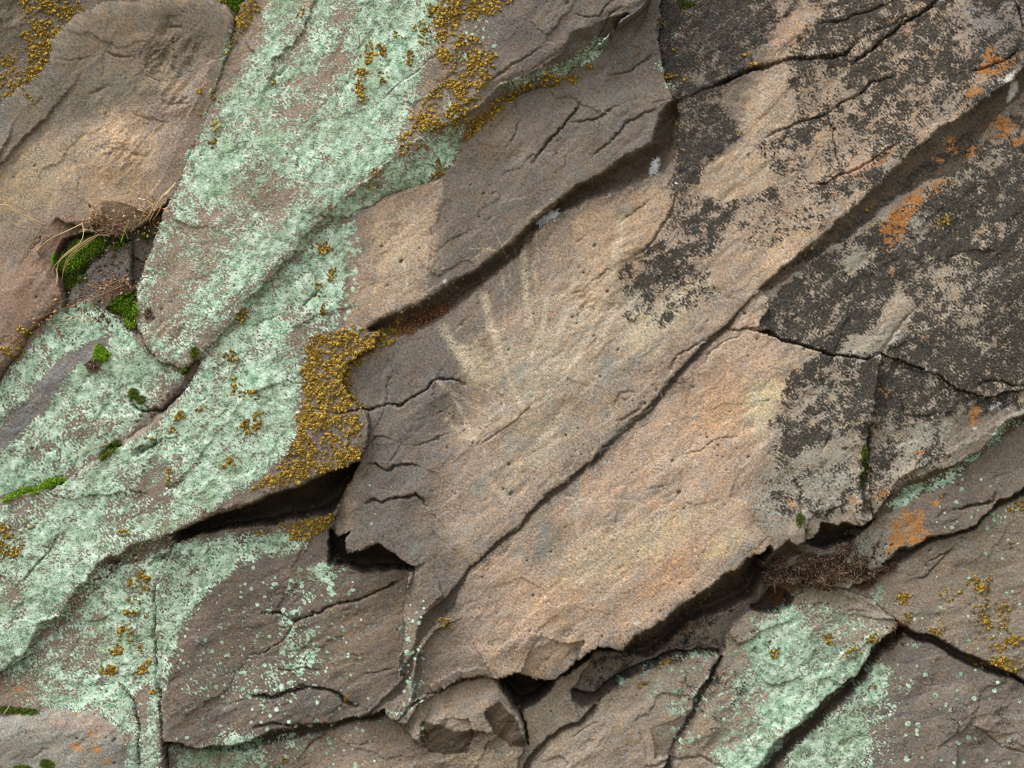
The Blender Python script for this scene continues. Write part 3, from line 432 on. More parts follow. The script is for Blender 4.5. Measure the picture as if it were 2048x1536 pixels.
# bare rock colour: large tints, each with a soft irregular outline
base = np.zeros((NY, NX, 3), np.float32) + lin(128, 110, 97)
TN = .5 * fnoise(57, 10, 70, .8, 2.0) + .16 * fnoise(58, 3, 10, .3)
def tint(items):
    for c, s, kind, a, *soft in items:
        m = soft_poly(a, soft[0] if soft else 30) if kind == 'p' else blob(*a)
        m = np.clip(m + .5 * TN * 4 * m * (1 - m), 0, 1); m = (m * s)[..., None]; base[...] = base * (1 - m) + lin(*c) * m
tint([
 ((150,126,108),.8,'p',[(380,100),(540,-40),(900,-40),(900,250),(600,500),(300,720),(270,640)],40),
 ((154,130,113),.85,'p',SLABS[KI['boulder']][1],10),((182,140,106),.95,'b',(245,80,64,50,0)),((188,152,116),.85,'b',(245,270,46,90,-20)),((190,158,124),.7,'b',(280,140,80,26,30)),((196,150,108),.7,'b',(350,90,30,40,0)),((190,150,112),.7,'b',(230,360,60,60,0)),((190,164,128),.6,'b',(60,360,120,50,-35)),((140,128,118),.7,'b',(150,190,60,50,-30)),((122,112,110),.7,'b',(170,220,34,26,0)),
 ((172,142,112),.6,'b',(230,400,70,60,0)),((178,150,120),.6,'b',(50,380,110,60,-30)),((126,124,128),.85,'p',[(-200,420),(0,240),(110,140),(118,150),(60,205),(20,250),(-20,330),(-200,480)],10),((128,112,104),.5,'b',(400,90,50,70,0)),((150,146,140),.6,'b',(235,175,30,34,30)),((215,185,140),.6,'b',(320,132,26,12,40)),
 ((140,108,88),.85,'p',SLABS[KI['brown']][1],8),((120,92,78),.6,'b',(40,620,40,60,30)),((165,125,98),.5,'b',(110,480,30,30,0)),
 ((114,108,103),.9,'p',SLABS[KI['wedge']][1],8),((92,80,70),.9,'p',SLABS[KI['pocket']][1],4),((114,108,105),.8,'p',SLABS[KI['wedge']][1],8),
 ((124,119,119),.8,'p',[(225,672),(215,700),(150,735),(110,790),(60,850),(0,905),(-100,960),(-100,900),(0,860),(60,790),(120,715),(180,680)],10),
 ((112,98,90),.8,'p',[(960,-40),(1320,-40),(1330,200),(1350,340),(1240,360),(1080,430),(900,580),(860,590),(880,400),(920,300),(1040,180)],20),
 ((108,94,92),.6,'b',(1010,60,60,70,0)),((142,118,98),.5,'b',(980,270,50,60,-50)),((122,116,108),.6,'b',(1250,80,60,50,-30)),((124,114,104),.5,'b',(1240,200,70,40,-30)),
 ((158,131,110),.9,'p',[(700,440),(790,390),(882,352),(886,380),(864,470),(859,520),(852,590),(770,632),(700,662),(690,640),(700,560)],5),((184,152,122),.65,'b',(800,490,60,60,-40)),((122,106,102),.5,'b',(725,480,22,40,0)),
 ((164,138,119),.92,'p',[(905,640),(1000,548),(1080,480),(1150,410),(1300,370),(1350,370),(1440,480),(1540,500),(1470,630),(1300,810),(1150,930),(1050,1030),(940,1120),(850,1150),(880,980),(900,820),(960,720)],75),
 ((112,100,94),.85,'p',[(735,700),(850,660),(905,640),(935,700),(930,770),(900,850),(880,950),(850,1000),(860,1100),(830,1130),(700,1090),(665,1050),(720,930),(740,820),(690,780)],60),((140,120,104),.6,'b',(745,720,24,30,0)),((150,120,100),.6,'p',[(668,1040),(690,990),(715,1000),(700,1060)],8),
 ((118,104,96),.7,'p',[(905,640),(1000,550),(1080,480),(1060,560),(990,640),(930,700)],20),((112,100,92),.8,'p',[(860,1010),(900,1100),(960,1120),(880,1200),(840,1230),(830,1140)],22),((134,118,104),.6,'b',(960,1080,60,40,-40)),
 ((182,148,116),.7,'p',[(1140,440),(1300,380),(1350,380),(1340,430),(1300,480),(1280,540),(1220,560),(1140,500)],16),((192,152,112),.5,'b',(1200,580,50,40,-40)),((178,160,136),.6,'b',(1100,720,110,90,-40)),((196,178,146),.6,'b',(1320,640,110,50,-38)),((172,154,132),.6,'b',(1080,880,110,60,-40)),((200,178,140),.5,'b',(960,730,26,50,-30)),
 ((150,128,112),.5,'b',(1380,640,70,30,-40)),((136,126,120),.5,'b',(1240,740,60,24,-40)),((160,134,112),.5,'b',(1130,800,40,40,0)),((150,128,112),.6,'b',(1180,860,60,30,-40)),
 ((177,145,122),.95,'p',[(1470,650),(1530,600),(1520,660),(1600,700),(1620,780),(1560,830),(1530,940),(1500,1040),(1540,1080),(1440,1150),(1300,1250),(1150,1300),(1100,1340),(1000,1350),(940,1300),(930,1200),(960,1140),(1080,1040),(1250,890)],22),
 ((200,150,104),.6,'b',(1440,820,70,50,-40)),((204,182,142),.8,'b',(1530,810,34,60,15)),((194,168,130),.6,'b',(1300,1080,120,40,-30)),((196,142,98),.55,'b',(1350,1140,90,30,-35)),((190,168,134),.5,'b',(1180,1120,70,40,-40)),((198,174,136),.6,'b',(1450,1090,70,20,-30)),((190,150,112),.4,'b',(1100,1200,90,50,0)),
 ((136,122,108),.7,'b',(1080,1090,40,60,20)),((138,118,104),.7,'b',(960,1230,60,60,0)),((150,124,104),.6,'b',(1040,1300,80,30,0)),((150,130,112),.5,'b',(1200,1230,60,30,-30)),((132,128,122),.6,'b',(1480,1110,50,10,-35)),((176,150,126),.6,'b',(1600,740,40,30,0)),
 ((170,143,121),.9,'p',[(1380,330),(1460,300),(1500,200),(1560,60),(1640,-40),(1900,-40),(2000,60),(2000,160),(1850,290),(1650,470),(1520,590),(1440,560),(1440,480),(1400,430)],24),((178,138,112),.6,'b',(1580,60,30,50,20)),((190,160,132),.7,'b',(1540,225,50,50,-40)),((186,156,124),.6,'b',(1480,360,70,30,-20)),((196,160,126),.5,'b',(1560,500,60,50,-40)),((120,112,112),.7,'b',(1980,60,60,80,10)),((196,138,100),.5,'b',(1730,330,60,12,-30)),((160,112,92),.5,'b',(1820,60,20,20,0)),
 ((158,139,121),.9,'p',[(1520,600),(1800,410),(2048,240),(2300,100),(2300,800),(2048,830),(1740,1040),(1540,1070),(1500,1000),(1560,830),(1620,740)],14),((140,128,114),.7,'b',(1620,960,90,90,0)),((144,132,118),.7,'b',(1840,890,100,60,-30)),((112,98,88),.7,'b',(1960,850,70,50,-30)),
 ((112,98,88),.85,'p',[(1760,1060),(1920,950),(2048,850),(2300,750),(2300,900),(2048,985),(1900,1070),(1800,1120)],14),((150,138,122),.7,'p',[(1680,1130),(1720,1060),(1800,1010),(1830,1060),(1800,1100),(1740,1160),(1690,1180)],12),
 ((134,117,101),.8,'p',SLABS[KI['rightmid']][1],16),((118,104,96),.8,'p',SLABS[KI['bottomright']][1],16),((110,98,96),.5,'b',(1830,1300,40,30,0)),((140,118,104),.5,'b',(1990,1460,60,30,30)),((152,134,116),.8,'p',SLABS[KI['green']][1],16),
 ((118,104,92),.8,'p',SLABS[KI['shelf']][1],10),((158,138,121),.85,'p',SLABS[KI['foot']][1],12),((150,131,114),.85,'p',SLABS[KI['cheek']][1],8),((150,129,111),.85,'p',SLABS[KI['wedgeblock']][1],8),((146,124,108),.8,'p',SLABS[KI['bottom']][1],14),((168,146,116),.6,'b',(980,1515,70,18,0)),
 ((108,92,82),.9,'p',SLABS[KI['dark']][1],16),((136,114,94),.6,'b',(740,1240,70,60,-20)),((130,108,92),.5,'b',(700,1320,60,40,0)),((150,128,106),.5,'b',(685,1330,30,16,0)),((100,94,94),.4,'b',(640,1400,60,30,0)),
 ((132,114,100),.8,'p',SLABS[KI['lowergreen']][1],16),((150,120,94),.5,'b',(40,1370,60,30,0)),((134,126,117),.9,'p',SLABS[KI['cobble']][1],8),((150,112,92),.5,'b',(200,1450,50,20,20)),((160,112,88),.4,'b',(120,1450,30,14,0)),
 ((112,98,82),.8,'p',SLABS[KI['back']][1],20),((140,122,106),.6,'p',[(705,-40),(760,-40),(740,60),(680,150),(600,240),(480,300),(560,200)],30),
])
# undersides and open joints: brown stone, with their shade painted into the rock colour
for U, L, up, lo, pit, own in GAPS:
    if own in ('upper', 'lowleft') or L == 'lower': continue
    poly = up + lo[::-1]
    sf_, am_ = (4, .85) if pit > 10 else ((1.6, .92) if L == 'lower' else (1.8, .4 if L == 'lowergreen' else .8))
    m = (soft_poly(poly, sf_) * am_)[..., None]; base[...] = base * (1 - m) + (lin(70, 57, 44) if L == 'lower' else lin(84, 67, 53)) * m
base[...] = base * (1 - THIN[..., None] * .93) + lin(60, 49, 38) * THIN[..., None] * .93  # narrow step below the central slab: its shade painted as a dark brown band
# stained, streaked and blotched
n1 = fnoise(51, 30, 260, 1.1, 2.2); n2 = fnoise(52, 5, 40, .8, 2.6); n3 = fnoise(53, 3, 7, .3); n4 = fnoise(54, 10, 80, 1, 1.6)
n5 = fnoise(55, 3, 14, .5)
n6 = fnoise(56, 4, 12, .4)
val = 1 + .08 * n1 + .07 * n2 + .12 * n3 + .13 * n5 - (.16 + .2 * np.isin(OWN, [KI['main'], KI['lower'], KI['lichened'], KI['topright']])) * sst(.9, 1.9, n6) + .16 * sst(1.0, 2.2, fnoise(59, 3, 10, .4))
val = np.clip(val, .45, 1.6)
gray = (base * np.array([.3, .6, .1])).sum(-1, keepdims=True); base[...] = gray + (base - gray) * .80; base *= np.array([.985, 1.03, .985], np.float32)
base *= val[..., None]
wr = (np.clip(n4, -2, 2) * .045)[..., None]; base *= (1 + wr * np.array([1.0, .1, -1.0]))
base *= (1 - .55 * np.clip(CREV, 0, 1))[..., None] * np.ones(3)  # deeper cracks get a darker rock colour

# pale scratched lines of the carvings
SCR = [([(1046,505),(1052,580),(1060,650)],12,.3),([(1150,560),(1122,655),(1092,735)],10,.26),([(1228,545),(1192,640),(1150,725)],10,.26),([(1335,640),(1245,720),(1165,785)],10,.22),([(1000,700),(1020,760),(1040,810)],9,.25),([(870,760),(930,800),(985,835)],8,.2),([(885,655),(905,690),(932,722)],16,.35),([(925,700),(940,730),(945,745)],22,.45),([(968,590),(978,640),(1000,695)],14,.35),([(1095,600),(1085,660),(1060,720)],9,.38),([(1100,610),(1130,590)],7,.25),
 ([(1243,445),(1236,500),(1222,545)],18,.5),([(1222,545),(1200,575),(1180,590)],14,.35),([(1040,510),(1060,470),(1085,455)],8,.22),([(1045,540),(1052,600)],7,.22),([(1065,520),(1075,570)],7,.2),([(985,660),(995,720)],8,.25),
 ([(895,840),(925,870),(960,880)],10,.25),([(910,800),(935,850),(955,900)],8,.25),([(1085,880),(1110,850),(1125,825)],16,.32),([(980,960),(1010,1000)],10,.25),([(1130,995),(1200,1003),(1260,1000),(1280,1010)],4,.4),([(1152,1000),(1156,1075)],9,.25),
 ([(730,455),(790,490),(850,560)],5,.3),([(750,580),(800,500),(860,420)],6,.35),([(775,450),(800,500),(815,570)],5,.35),([(720,520),(800,492),(870,470)],4,.25),([(790,500),(760,540),(740,610)],4,.28),([(805,575),(835,560),(860,550)],4,.3),([(800,470),(870,400),(882,385)],5,.3),([(812,560),(812,590)],12,.4),([(830,520),(838,560)],5,.3),
 ([(1380,840),(1400,815),(1420,800)],5,.3),([(1330,930),(1370,920),(1395,925)],9,.3),([(1060,920),(1100,890),(1150,860)],10,.2)]
for _ in range(150):
    if rng.random() < .3: cx, cy, s = rng.normal(800, 36), rng.normal(505, 50), rng.uniform(20, 60)
    else: cx, cy = 1110 + rng.normal(0, 110), 740 + rng.normal(0, 150); s = rng.uniform(14, 50)
    an = math.radians(rng.choice([-40, -55, 75, -85, -30]) + rng.normal(0, 14))
    SCR.append(([(cx - math.cos(an) * s, cy - math.sin(an) * s), (cx + rng.normal(0, 2), cy + rng.normal(0, 2)), (cx + math.cos(an) * s, cy + math.sin(an) * s)], rng.uniform(2, 3.4), rng.uniform(.10, .28)))
for pts, wd, st in SCR:
    sl = bbox(pts, 24); d = dist_line(pts, X[sl] + .35 * (WXg[sl] - X[sl]), Y[sl] + .35 * (WYg[sl] - Y[sl]))
    m = np.exp(-(d / (wd * (.62 if wd > 7 else .55))) ** 3) * min(.75, st * 1.9) * np.clip(.75 + .25 * n2[sl] + .5 * n3[sl], 0, 1.3) * (.5 if pts[0][0] < 885 and wd < 14 and pts[0][1] < 640 else 1)
    base[sl] = base[sl] * (1 - m[..., None]) + lin(206, 190, 164) * m[..., None]
for cx, cy, rx, ry, an, st in [(1040,750,14,20,20,.35),(1215,745,14,34,20,.4),(1150,1010,8,40,5,.4),(1085,1080,10,34,5,.35),(1230,1035,26,16,-20,.35),(960,975,26,18,-40,.3),(1105,803,12,16,0,.35),(1265,600,22,26,20,.3),(1300,985,60,14,-20,.25),(1040,1110,14,20,0,.25),(1400,970,40,14,-30,.22),(1010,760,12,10,0,.3),(1255,420,9,12,0,.35),(1225,870,30,12,-40,.25),(830,1098,8,16,40,.4)]:
    m = (blob(cx, cy, rx, ry, an) * st * np.clip(.8 + .6 * n3, 0, 1.6))[..., None]; base[...] = base * (1 - m) + lin(122, 142, 140) * m
def spot(pts, soft, c, s_):
    m = (soft_poly(pts, soft) * s_ * np.clip(.9 + .3 * n3, 0, 1))[..., None]; base[...] = base * (1 - m) + lin(*c) * m
spot([(1970,188),(1990,165),(2012,150),(2030,141),(2028,150),(2006,164),(1988,180),(1976,192)], 3, (222,222,214), .95)
spot([(2020,162),(2034,162),(2034,184),(2022,196),(2012,208),(2018,184)], 3, (218,218,212), .9)
for x0, y0, rr in ((1982,818,10),(2000,812,9),(2014,820,7),(1962,822,7),(892,562,4),(887,538,2),(1276,1246,8),(1412,1170,8),(1832,1240,4),(1428,488,3),(1192,755,4),(1948,856,5),(1996,880,6),(1160,118,4),(1310,330,6),(1352,370,7)):
    spot([(x0-rr,y0),(x0,y0-rr*.6),(x0+rr,y0-1),(x0,y0+rr*.6)], 2, (226,228,224), .8)
# pits with dark crust
PIT = np.zeros((NY, NX), np.float32)
pd = build([(1,'p',[(900,650),(1080,480),(1340,380),(1500,620),(1200,900),(900,1200),(840,1150),(900,900)],40),(1,'p',SLABS[KI['lower']][1],10),(.4,'p',[(690,450),(880,360),(1000,300),(860,600),(700,660)],10),(.35,'p',SLABS[KI['rightmid']][1],10),(.3,'p',[(1350,300),(1600,200),(1600,500),(1500,600)],20),(-.5,'b',(900,1100,80,80,0))])
n = 12000
px_, py_ = rng.uniform(xs[0], xs[-1], n), rng.uniform(ys[0], ys[-1], n)
for x0, y0, u in zip(px_, py_, rng.random(n)):
    i, j = int((x0 - xs[0]) / STEP), int((y0 - ys[0]) / STEP)
    if u > (.2 + .7 * pd[j, i]) * (.35 + .9 * (n1[j, i] > .1)): continue
    r = min(6, .8 + rng.gamma(.8, .7)); el = rng.uniform(1, 1.8)
    k = int(r * 1.6 / STEP) + 2; sl = (slice(max(0, j - k), j + k + 1), slice(max(0, i - k), i + k + 1))
    dx, dy = X[sl] - x0, Y[sl] - y0; uu = (dx * .79 - dy * .62) / el; vv = dx * .62 + dy * .79
    PIT[sl] = np.maximum(PIT[sl], np.exp(-(uu * uu + vv * vv) / (r * r)) * (.55 + .45 * min(1, r / 3)))
H -= 2.2 * PIT

# ---------------------------------------------------------------- fine relief
ROUGH = np.ones((NY, NX), np.float32)
for k, r in (('dark', 1.05), ('shelf', 1.9), ('wedgeblock', 1.6), ('bottom', 1.5), ('cheek', 1.1), ('foot', 1.4), ('green', 1.2), ('cobble', 1.1), ('main', .62), ('lower', .66), ('upper', .7), ('left', .75), ('lichened', .8), ('boulder', .5)): ROUGH[OWN == KI[k]] = r
GR = np.ones((NY, NX), np.int8)         # which way the stone splits: steep on the left blocks, flatter low down and right
for k in ('upper', 'boulder', 'brown', 'lowleft', 'wedge'): GR[OWN == KI[k]] = 0
for k in ('dark', 'bottom', 'rightmid', 'bottomright', 'lowergreen', 'strip', 'shelf', 'cobble'): GR[OWN == KI[k]] = 2
def grained(seed, *a):
    r = np.zeros((NY, NX), np.float32)
    for g_, an_ in ((0, -56), (1, -41), (2, -22)):
        r = np.where(GR == g_, fnoise(seed, *a, an_), r)
    return r
for b_, v_ in (((345,130,60,100,0), 2.2), ((240,300,40,70,-20), 1.2), ((1080,1290,90,40,-20), 1.0), ((1240,560,90,60,-35), .9), ((1450,880,90,60,-40), .5), ((1230,370,60,20,-10), 2.0)): ROUGH += v_ * blob(*b_)
t1 = grained(61, 30, 200, 1.5, 3.0); t2 = grained(62, 7, 50, 1.0, 2.6); t3 = grained(63, 3, 9, .4, 1.6)
tr = t1 * 1.3 + t2 * .22; fl = np.floor(tr * 1.15); fr = tr * 1.15 - fl
terr = (fl + sst(.90, 1.0, fr)) / 1.15                      # thin flakes with crisp broken edges
rough2 = sst(-.1, 1.5, fnoise(64, 60, 260, 1.2, 1.8))      # worn smooth in places, broken in others
# flat fracture faces: cells of the stone each broken at its own slight tilt
rf = np.random.default_rng(77); NS = 330
sx, sy = rf.uniform(-300, 2348, NS), rf.uniform(-240, 1776, NS); ta, tb, tc_ = rf.normal(0, .030, NS), rf.normal(0, .030, NS), rf.normal(0, .7, NS)
fwx = X + 5 * fnoise(71, 50, 200, 1.2) + 1.2 * fnoise(72, 6, 30); fwy = Y + 5 * fnoise(73, 50, 200, 1.2) + 1.2 * fnoise(74, 6, 30)
ca, sa = math.cos(math.radians(-40)), math.sin(math.radians(-40))
U_ = (fwx * ca + fwy * sa) / 1.7; V_ = -fwx * sa + fwy * ca; su, sv = (sx * ca + sy * sa) / 1.7, -sx * sa + sy * ca
d1 = np.full((NY, NX), 1e12); w1 = np.zeros((NY, NX), np.int32)
for q in range(NS):
    r_ = 330; jj = slice(max(0, int((sy[q] - r_ + 240) / STEP)), max(1, int((sy[q] + r_ + 240) / STEP))); iq = slice(max(0, int((sx[q] - r_ + 300) / STEP)), max(1, int((sx[q] + r_ + 300) / STEP)))
    dd = (U_[jj, iq] - su[q]) ** 2 + (V_[jj, iq] - sv[q]) ** 2; mm = dd < d1[jj, iq]
    d1[jj, iq] = np.where(mm, dd, d1[jj, iq]); w1[jj, iq] = np.where(mm, q, w1[jj, iq])
facet = ta[w1] * (X - sx[w1]) + tb[w1] * (Y - sy[w1]) + tc_[w1]
FS = np.full((NY, NX), .55, np.float32)
for k, v in (('main', .32), ('lower', .34), ('dark', .6), ('shelf', 1.7), ('wedgeblock', 1.6), ('bottom', 1.8), ('cheek', .9), ('foot', 1.2), ('green', 1.0), ('rightlow', 1.2), ('strip', .9), ('cobble', .4), ('boulder', .25), ('pocket', 1.6), ('brown', .9)): FS[OWN == KI[k]] = v
H += FS * np.clip(facet, -7, 7)
H += ROUGH * (2.8 * fnoise(60, 150, 500, 1.6, 1.6) + .5 * t1 + (.2 + rough2) * .7 * terr + (.08 + .26 * rough2) * t2 + .22 * t3)
rg = np.abs(fnoise(66, 26, 120, 1.1, 2.5, -42)); H -= ROUGH * 2.2 * np.exp(-(rg / .05) ** 2) * sst(.1, .9, fnoise(67, 80, 300))
gm = sst(-.25, .3, Gv); H += gm * (.2 + .24 * fnoise(70, 5, 12, .3) + .2 * n3)
om = sst(-.2, .35, Ov); H += om * (1.8 + .9 * n3)
km = sst(-.2, .3, Kv); H += km * (.5 + .4 * n3)
SM = H.copy()                        # slow-varying height, used to set each point back onto its own line of sight's plane
k = np.exp(-((np.arange(-20, 21) / 10.0) ** 2)); k /= k.sum()
for ax in (0, 1): SM = np.apply_along_axis(lambda v: np.convolve(np.pad(v, 20, mode='edge'), k, mode='valid'), ax, SM)

def world(px, py, h, hs=None):
    f = 1 - (h if hs is None else hs) / (DIST * 1000)
    return (px - CX) * f / 1000, -h / 1000, ZC - (py - CY) * f / 1000
WXw, WYw, WZw = world(X, Y, H, SM)
def at(px, py, lift=0.0):            # world point on the rock at a traced place
    j = int(np.clip((py - ys[0]) / STEP, 0, NY - 1)); i = int(np.clip((px - xs[0]) / STEP, 0, NX - 1))
    return Vector((WXw[j, i], WYw[j, i] - lift / 1000, WZw[j, i]))

# ---------------------------------------------------------------- materials
def newmat(name):
    m = bpy.data.materials.new(name); m.use_nodes = True; n = m.node_tree; b = n.nodes['Principled BSDF']
    b.inputs['Specular IOR Level'].default_value = .25; b.inputs['Roughness'].default_value = .88
    return m, n, b
def node(n, t, **kw):
    o = n.nodes.new(t)
    for k, v in kw.items():
        if k.startswith('i_'): o.inputs[k[2:]].default_value = v
        else: setattr(o, k, v)
    return o
def rock_material():
    m, n, b = newmat('weathered_rock_with_lichen'); L = n.links
    tc = node(n, 'ShaderNodeTexCoord')
    at_ = lambda nm: node(n, 'ShaderNodeAttribute', attribute_name=nm)
    A, M1, M2 = at_('rock'), at_('crust'), at_('crust2')
    s1 = node(n, 'ShaderNodeSeparateColor'); s2 = node(n, 'ShaderNodeSeparateColor')
    L.new(M1.outputs['Color'], s1.inputs[0]); L.new(M2.outputs['Color'], s2.inputs[0])
    def noise(sc_, det=3, r=.6):
        o = node(n, 'ShaderNodeTexNoise'); o.inputs['Scale'].default_value = sc_; o.inputs['Detail'].default_value = det; o.inputs['Roughness'].default_value = r
        L.new(tc.outputs['Object'], o.inputs['Vector']); return o
    nf, ng, nh, nl = noise(420, 3, .7), noise(230, 4, .65), noise(70, 4, .6), noise(11, 5, .62)
    def math_(op, a, b_=None, c=None):
        o = node(n, 'ShaderNodeMath', operation=op)
        for q, v in enumerate((a, b_, c)):
            if v is None: continue
            if isinstance(v, (int, float)): o.inputs[q].default_value = v
            else: L.new(v, o.inputs[q])
        return o.outputs[0]
    def thr(v, lo, hi, amt=1.2, src=ng):
        t = math_('ADD', v, math_('MULTIPLY', math_('SUBTRACT', src.outputs['Fac'], .5), amt))
        o = node(n, 'ShaderNodeMapRange', interpolation_type='SMOOTHSTEP'); o.inputs['From Min'].default_value = lo; o.inputs['From Max'].default_value = hi
        L.new(t, o.inputs[0]); return o.outputs[0]
    def mix(f, a, b_, mode='MIX'):
        o = node(n, 'ShaderNodeMix', data_type='RGBA', blend_type=mode)
        if isinstance(f, (int, float)): o.inputs[0].default_value = f
        else: L.new(f, o.inputs[0])
        for q, v in ((6, a), (7, b_)):
            if isinstance(v, tuple): o.inputs[q].default_value = (*v, 1)
            else: L.new(v, o.inputs[q])
        return o.outputs[2]
    def ramp(src, stops):
        o = node(n, 'ShaderNodeValToRGB'); cr = o.color_ramp
        while len(cr.elements) < len(stops): cr.elements.new(.5)
        for el, (p, c) in zip(cr.elements, stops): el.position = p; el.color = (*[float(q) for q in lin(*c)], 1)
        L.new(src, o.inputs[0]); return o.outputs[0]
    # grit in the bare stone
    gr = node(n, 'ShaderNodeMapRange'); gr.inputs['From Min'].default_value = .3; gr.inputs['From Max'].default_value = .7; gr.inputs['To Min'].default_value = .62; gr.inputs['To Max'].default_value = 1.36
    L.new(nf.outputs['Fac'], gr.inputs[0])
    cg = node(n, 'ShaderNodeCombineColor'); [L.new(gr.outputs[0], cg.inputs[q]) for q in range(3)]
    c = mix(1.0, A.outputs['Color'], cg.outputs[0], 'MULTIPLY')
    pale = ramp(ng.outputs['Fac'], [(.3, (112,112,104)), (.55, (158,156,144)), (.75, (196,196,186))])
    c = mix(math_('MULTIPLY', thr(s2.outputs[0], -.4, .5), .7), c, pale)
    green = ramp(math_('ADD', math_('MULTIPLY', nf.outputs['Fac'], .5), math_('MULTIPLY', nh.outputs['Fac'], .5)), [(.34, (58,66,54)), (.415, (118,136,116)), (.50, (166,190,166)), (.64, (214,228,212))])
    gl = ramp(nl.outputs['Fac'], [(.35, (214, 222, 206)), (.5, (255, 255, 255)), (.66, (226, 255, 238))]); green = mix(1.0, green, gl, 'MULTIPLY')
    green = mix(math_('MULTIPLY', thr(math_('SUBTRACT', nl.outputs['Fac'], .5), .02, .22, .8, nh), .55), green, tuple(float(q) for q in lin(214, 226, 210)))
    gmask = thr(s1.outputs[0], -.3, .4, 1.7)
    c = mix(gmask, c, green)
    black = ramp(ng.outputs['Fac'], [(.3, (28,27,25)), (.5, (52,49,44)), (.72, (96,90,80))])
    kmask = math_('MULTIPLY', thr(s1.outputs[2], -.5, .5, 1.5, nf), .95)
    c = mix(kmask, c, black)
    orange = ramp(nf.outputs['Fac'], [(.3, (118,80,42)), (.5, (170,114,58)), (.75, (206,158,100))])
    c = mix(math_('MULTIPLY', thr(s2.outputs[1], -.2, .35, 1.1), .88), c, orange)
    ochre = ramp(nf.outputs['Fac'], [(.3, (64,52,26)), (.5, (108,86,38)), (.75, (150,120,56))])
    c = mix(thr(s1.outputs[1], -.05, .25, 1.0), c, ochre)
    pit = node(n, 'ShaderNodeMapRange', interpolation_type='SMOOTHSTEP'); pit.inputs['From Min'].default_value = .25; pit.inputs['From Max'].default_value = .75; pit.inputs['To Max'].default_value = .85
    L.new(s2.outputs[2], pit.inputs[0]); c = mix(pit.outputs[0], c, tuple(float(q) for q in lin(58, 52, 44)))
    L.new(c, b.inputs['Base Color'])
    b1 = node(n, 'ShaderNodeBump'); b1.inputs['Strength'].default_value = .7; b1.inputs['Distance'].default_value = .003
    hh = math_('ADD', nf.outputs['Fac'], math_('MULTIPLY', gmask, .25)); hh = math_('ADD', hh, math_('MULTIPLY', kmask, .3))
    L.new(hh, b1.inputs['Height']); L.new(b1.outputs[0], b.inputs['Normal'])
    return m
MROCK = rock_material()

def tag(o, label=None, cat=None, group=None, kind=None):
    if label: o['label'] = label
    if cat: o['category'] = cat
    if group: o['group'] = group
    if kind: o['kind'] = kind
    return o
def mesh_obj(name, V, F, mat, parent=None, smooth=True):
    """V (n,3), F list of equal-length index rows (array) or list"""
    me = bpy.data.meshes.new(name); V = np.asarray(V, np.float32); F = np.asarray(F, np.int32)
    me.vertices.add(len(V)); me.vertices.foreach_set('co', V.ravel())
    k = F.shape[1]; me.loops.add(F.size); me.loops.foreach_set('vertex_index', F.ravel())
    me.polygons.add(len(F)); me.polygons.foreach_set('loop_start', np.arange(0, F.size, k, dtype=np.int32))
    me.polygons.foreach_set('use_smooth', np.full(len(F), smooth))
    me.update(calc_edges=True)
    me.materials.append(mat); o = bpy.data.objects.new(name, me); col.objects.link(o); o.parent = parent
    if parent is not None: o.matrix_parent_inverse = Matrix.Translation(-parent.location)
    return o

# ---------------------------------------------------------------- rock blocks: each cell of the face belongs to one block
INFO = {
 'back': ('rock', 'shadowed brown rock with ochre lichen behind the top left boulder', 'rock'),
 'upper': ('flat_rock', 'large upper slab under bright mint green lichen with ochre lichen along its right side', 'rock slab'),
 'boulder': ('boulder', 'big smooth tan boulder without lichen in the upper left', 'boulder'),
 'brown': ('flat_rock', 'small reddish brown rock under the tan boulder, left of the mossy pocket', 'rock slab'),
 'pocket': ('rock', 'dark hollow holding moss and dry plants between tan boulder and mint green slab', 'rock'),
 'wedge': ('rock', 'lavender grey rock wedge standing inside the mossy hollow', 'rock'),
 'lowleft': ('flat_rock', 'pale green lichened slab with a bare lavender stripe, below the mossy hollow', 'rock slab'),
 'left': ('flat_rock', 'long slab, mint lichened at left, with a scratched tan panel and dark brown right half', 'rock slab'),
 'topright': ('flat_rock', 'strip of rock covered with black lichen along the top edge, above a diagonal crack', 'rock slab'),
 'main': ('flat_rock', 'big central slab with pale scratched carvings and dark pits', 'rock slab'),
 'lower': ('flat_rock', 'sandy orange slab below the long diagonal step, pitted, black lichened at its right end', 'rock slab'),
 'lichened': ('flat_rock', 'black lichened slab at the right with one bright orange lichen patch', 'rock slab'),
 'rightlow': ('flat_rock', 'grey and black speckled rock right of the mossy vertical groove', 'rock slab'),
 'strip': ('rock', 'purple brown ledge with orange lichen rings beside the dry brown moss', 'rock ledge'),
 'rightmid': ('flat_rock', 'brown slab dotted with yellow lichen above the dark slanting crack at right', 'rock slab'),
 'green': ('flat_rock', 'lower rock bearing the bright mint lichen patch, right of bottom centre', 'rock slab'),
 'bottomright': ('flat_rock', 'brown slab in the bottom right corner beneath the slanting crack', 'rock slab'),
 'shelf': ('rock', 'rough dark ledge in shade under the orange slab, with pale and yellow lichen', 'rock ledge'),
 'foot': ('rock', 'plain pinkish brown block at the bottom centre, below the rough dark ledge', 'rock'),
 'cheek': ('rock', 'narrow smooth grey brown rock right of the black hole at bottom centre', 'rock'),
 'wedgeblock': ('rock', 'small angular block with a dark triangular facet left of the black hole', 'rock'),
 'bottom': ('flat_rock', 'broken brown rock along the bottom edge, left of the small angular block', 'rock slab'),
 'dark': ('flat_rock', 'dark brown cracked slab with scattered pale lichen dots below the long black opening', 'rock slab'),
 'lowergreen': ('flat_rock', 'green lichened slab at lower left with clumps of ochre lichen', 'rock slab'),
 'cobble': ('boulder', 'rounded grey boulder with orange spots in the bottom left corner', 'boulder'),
}
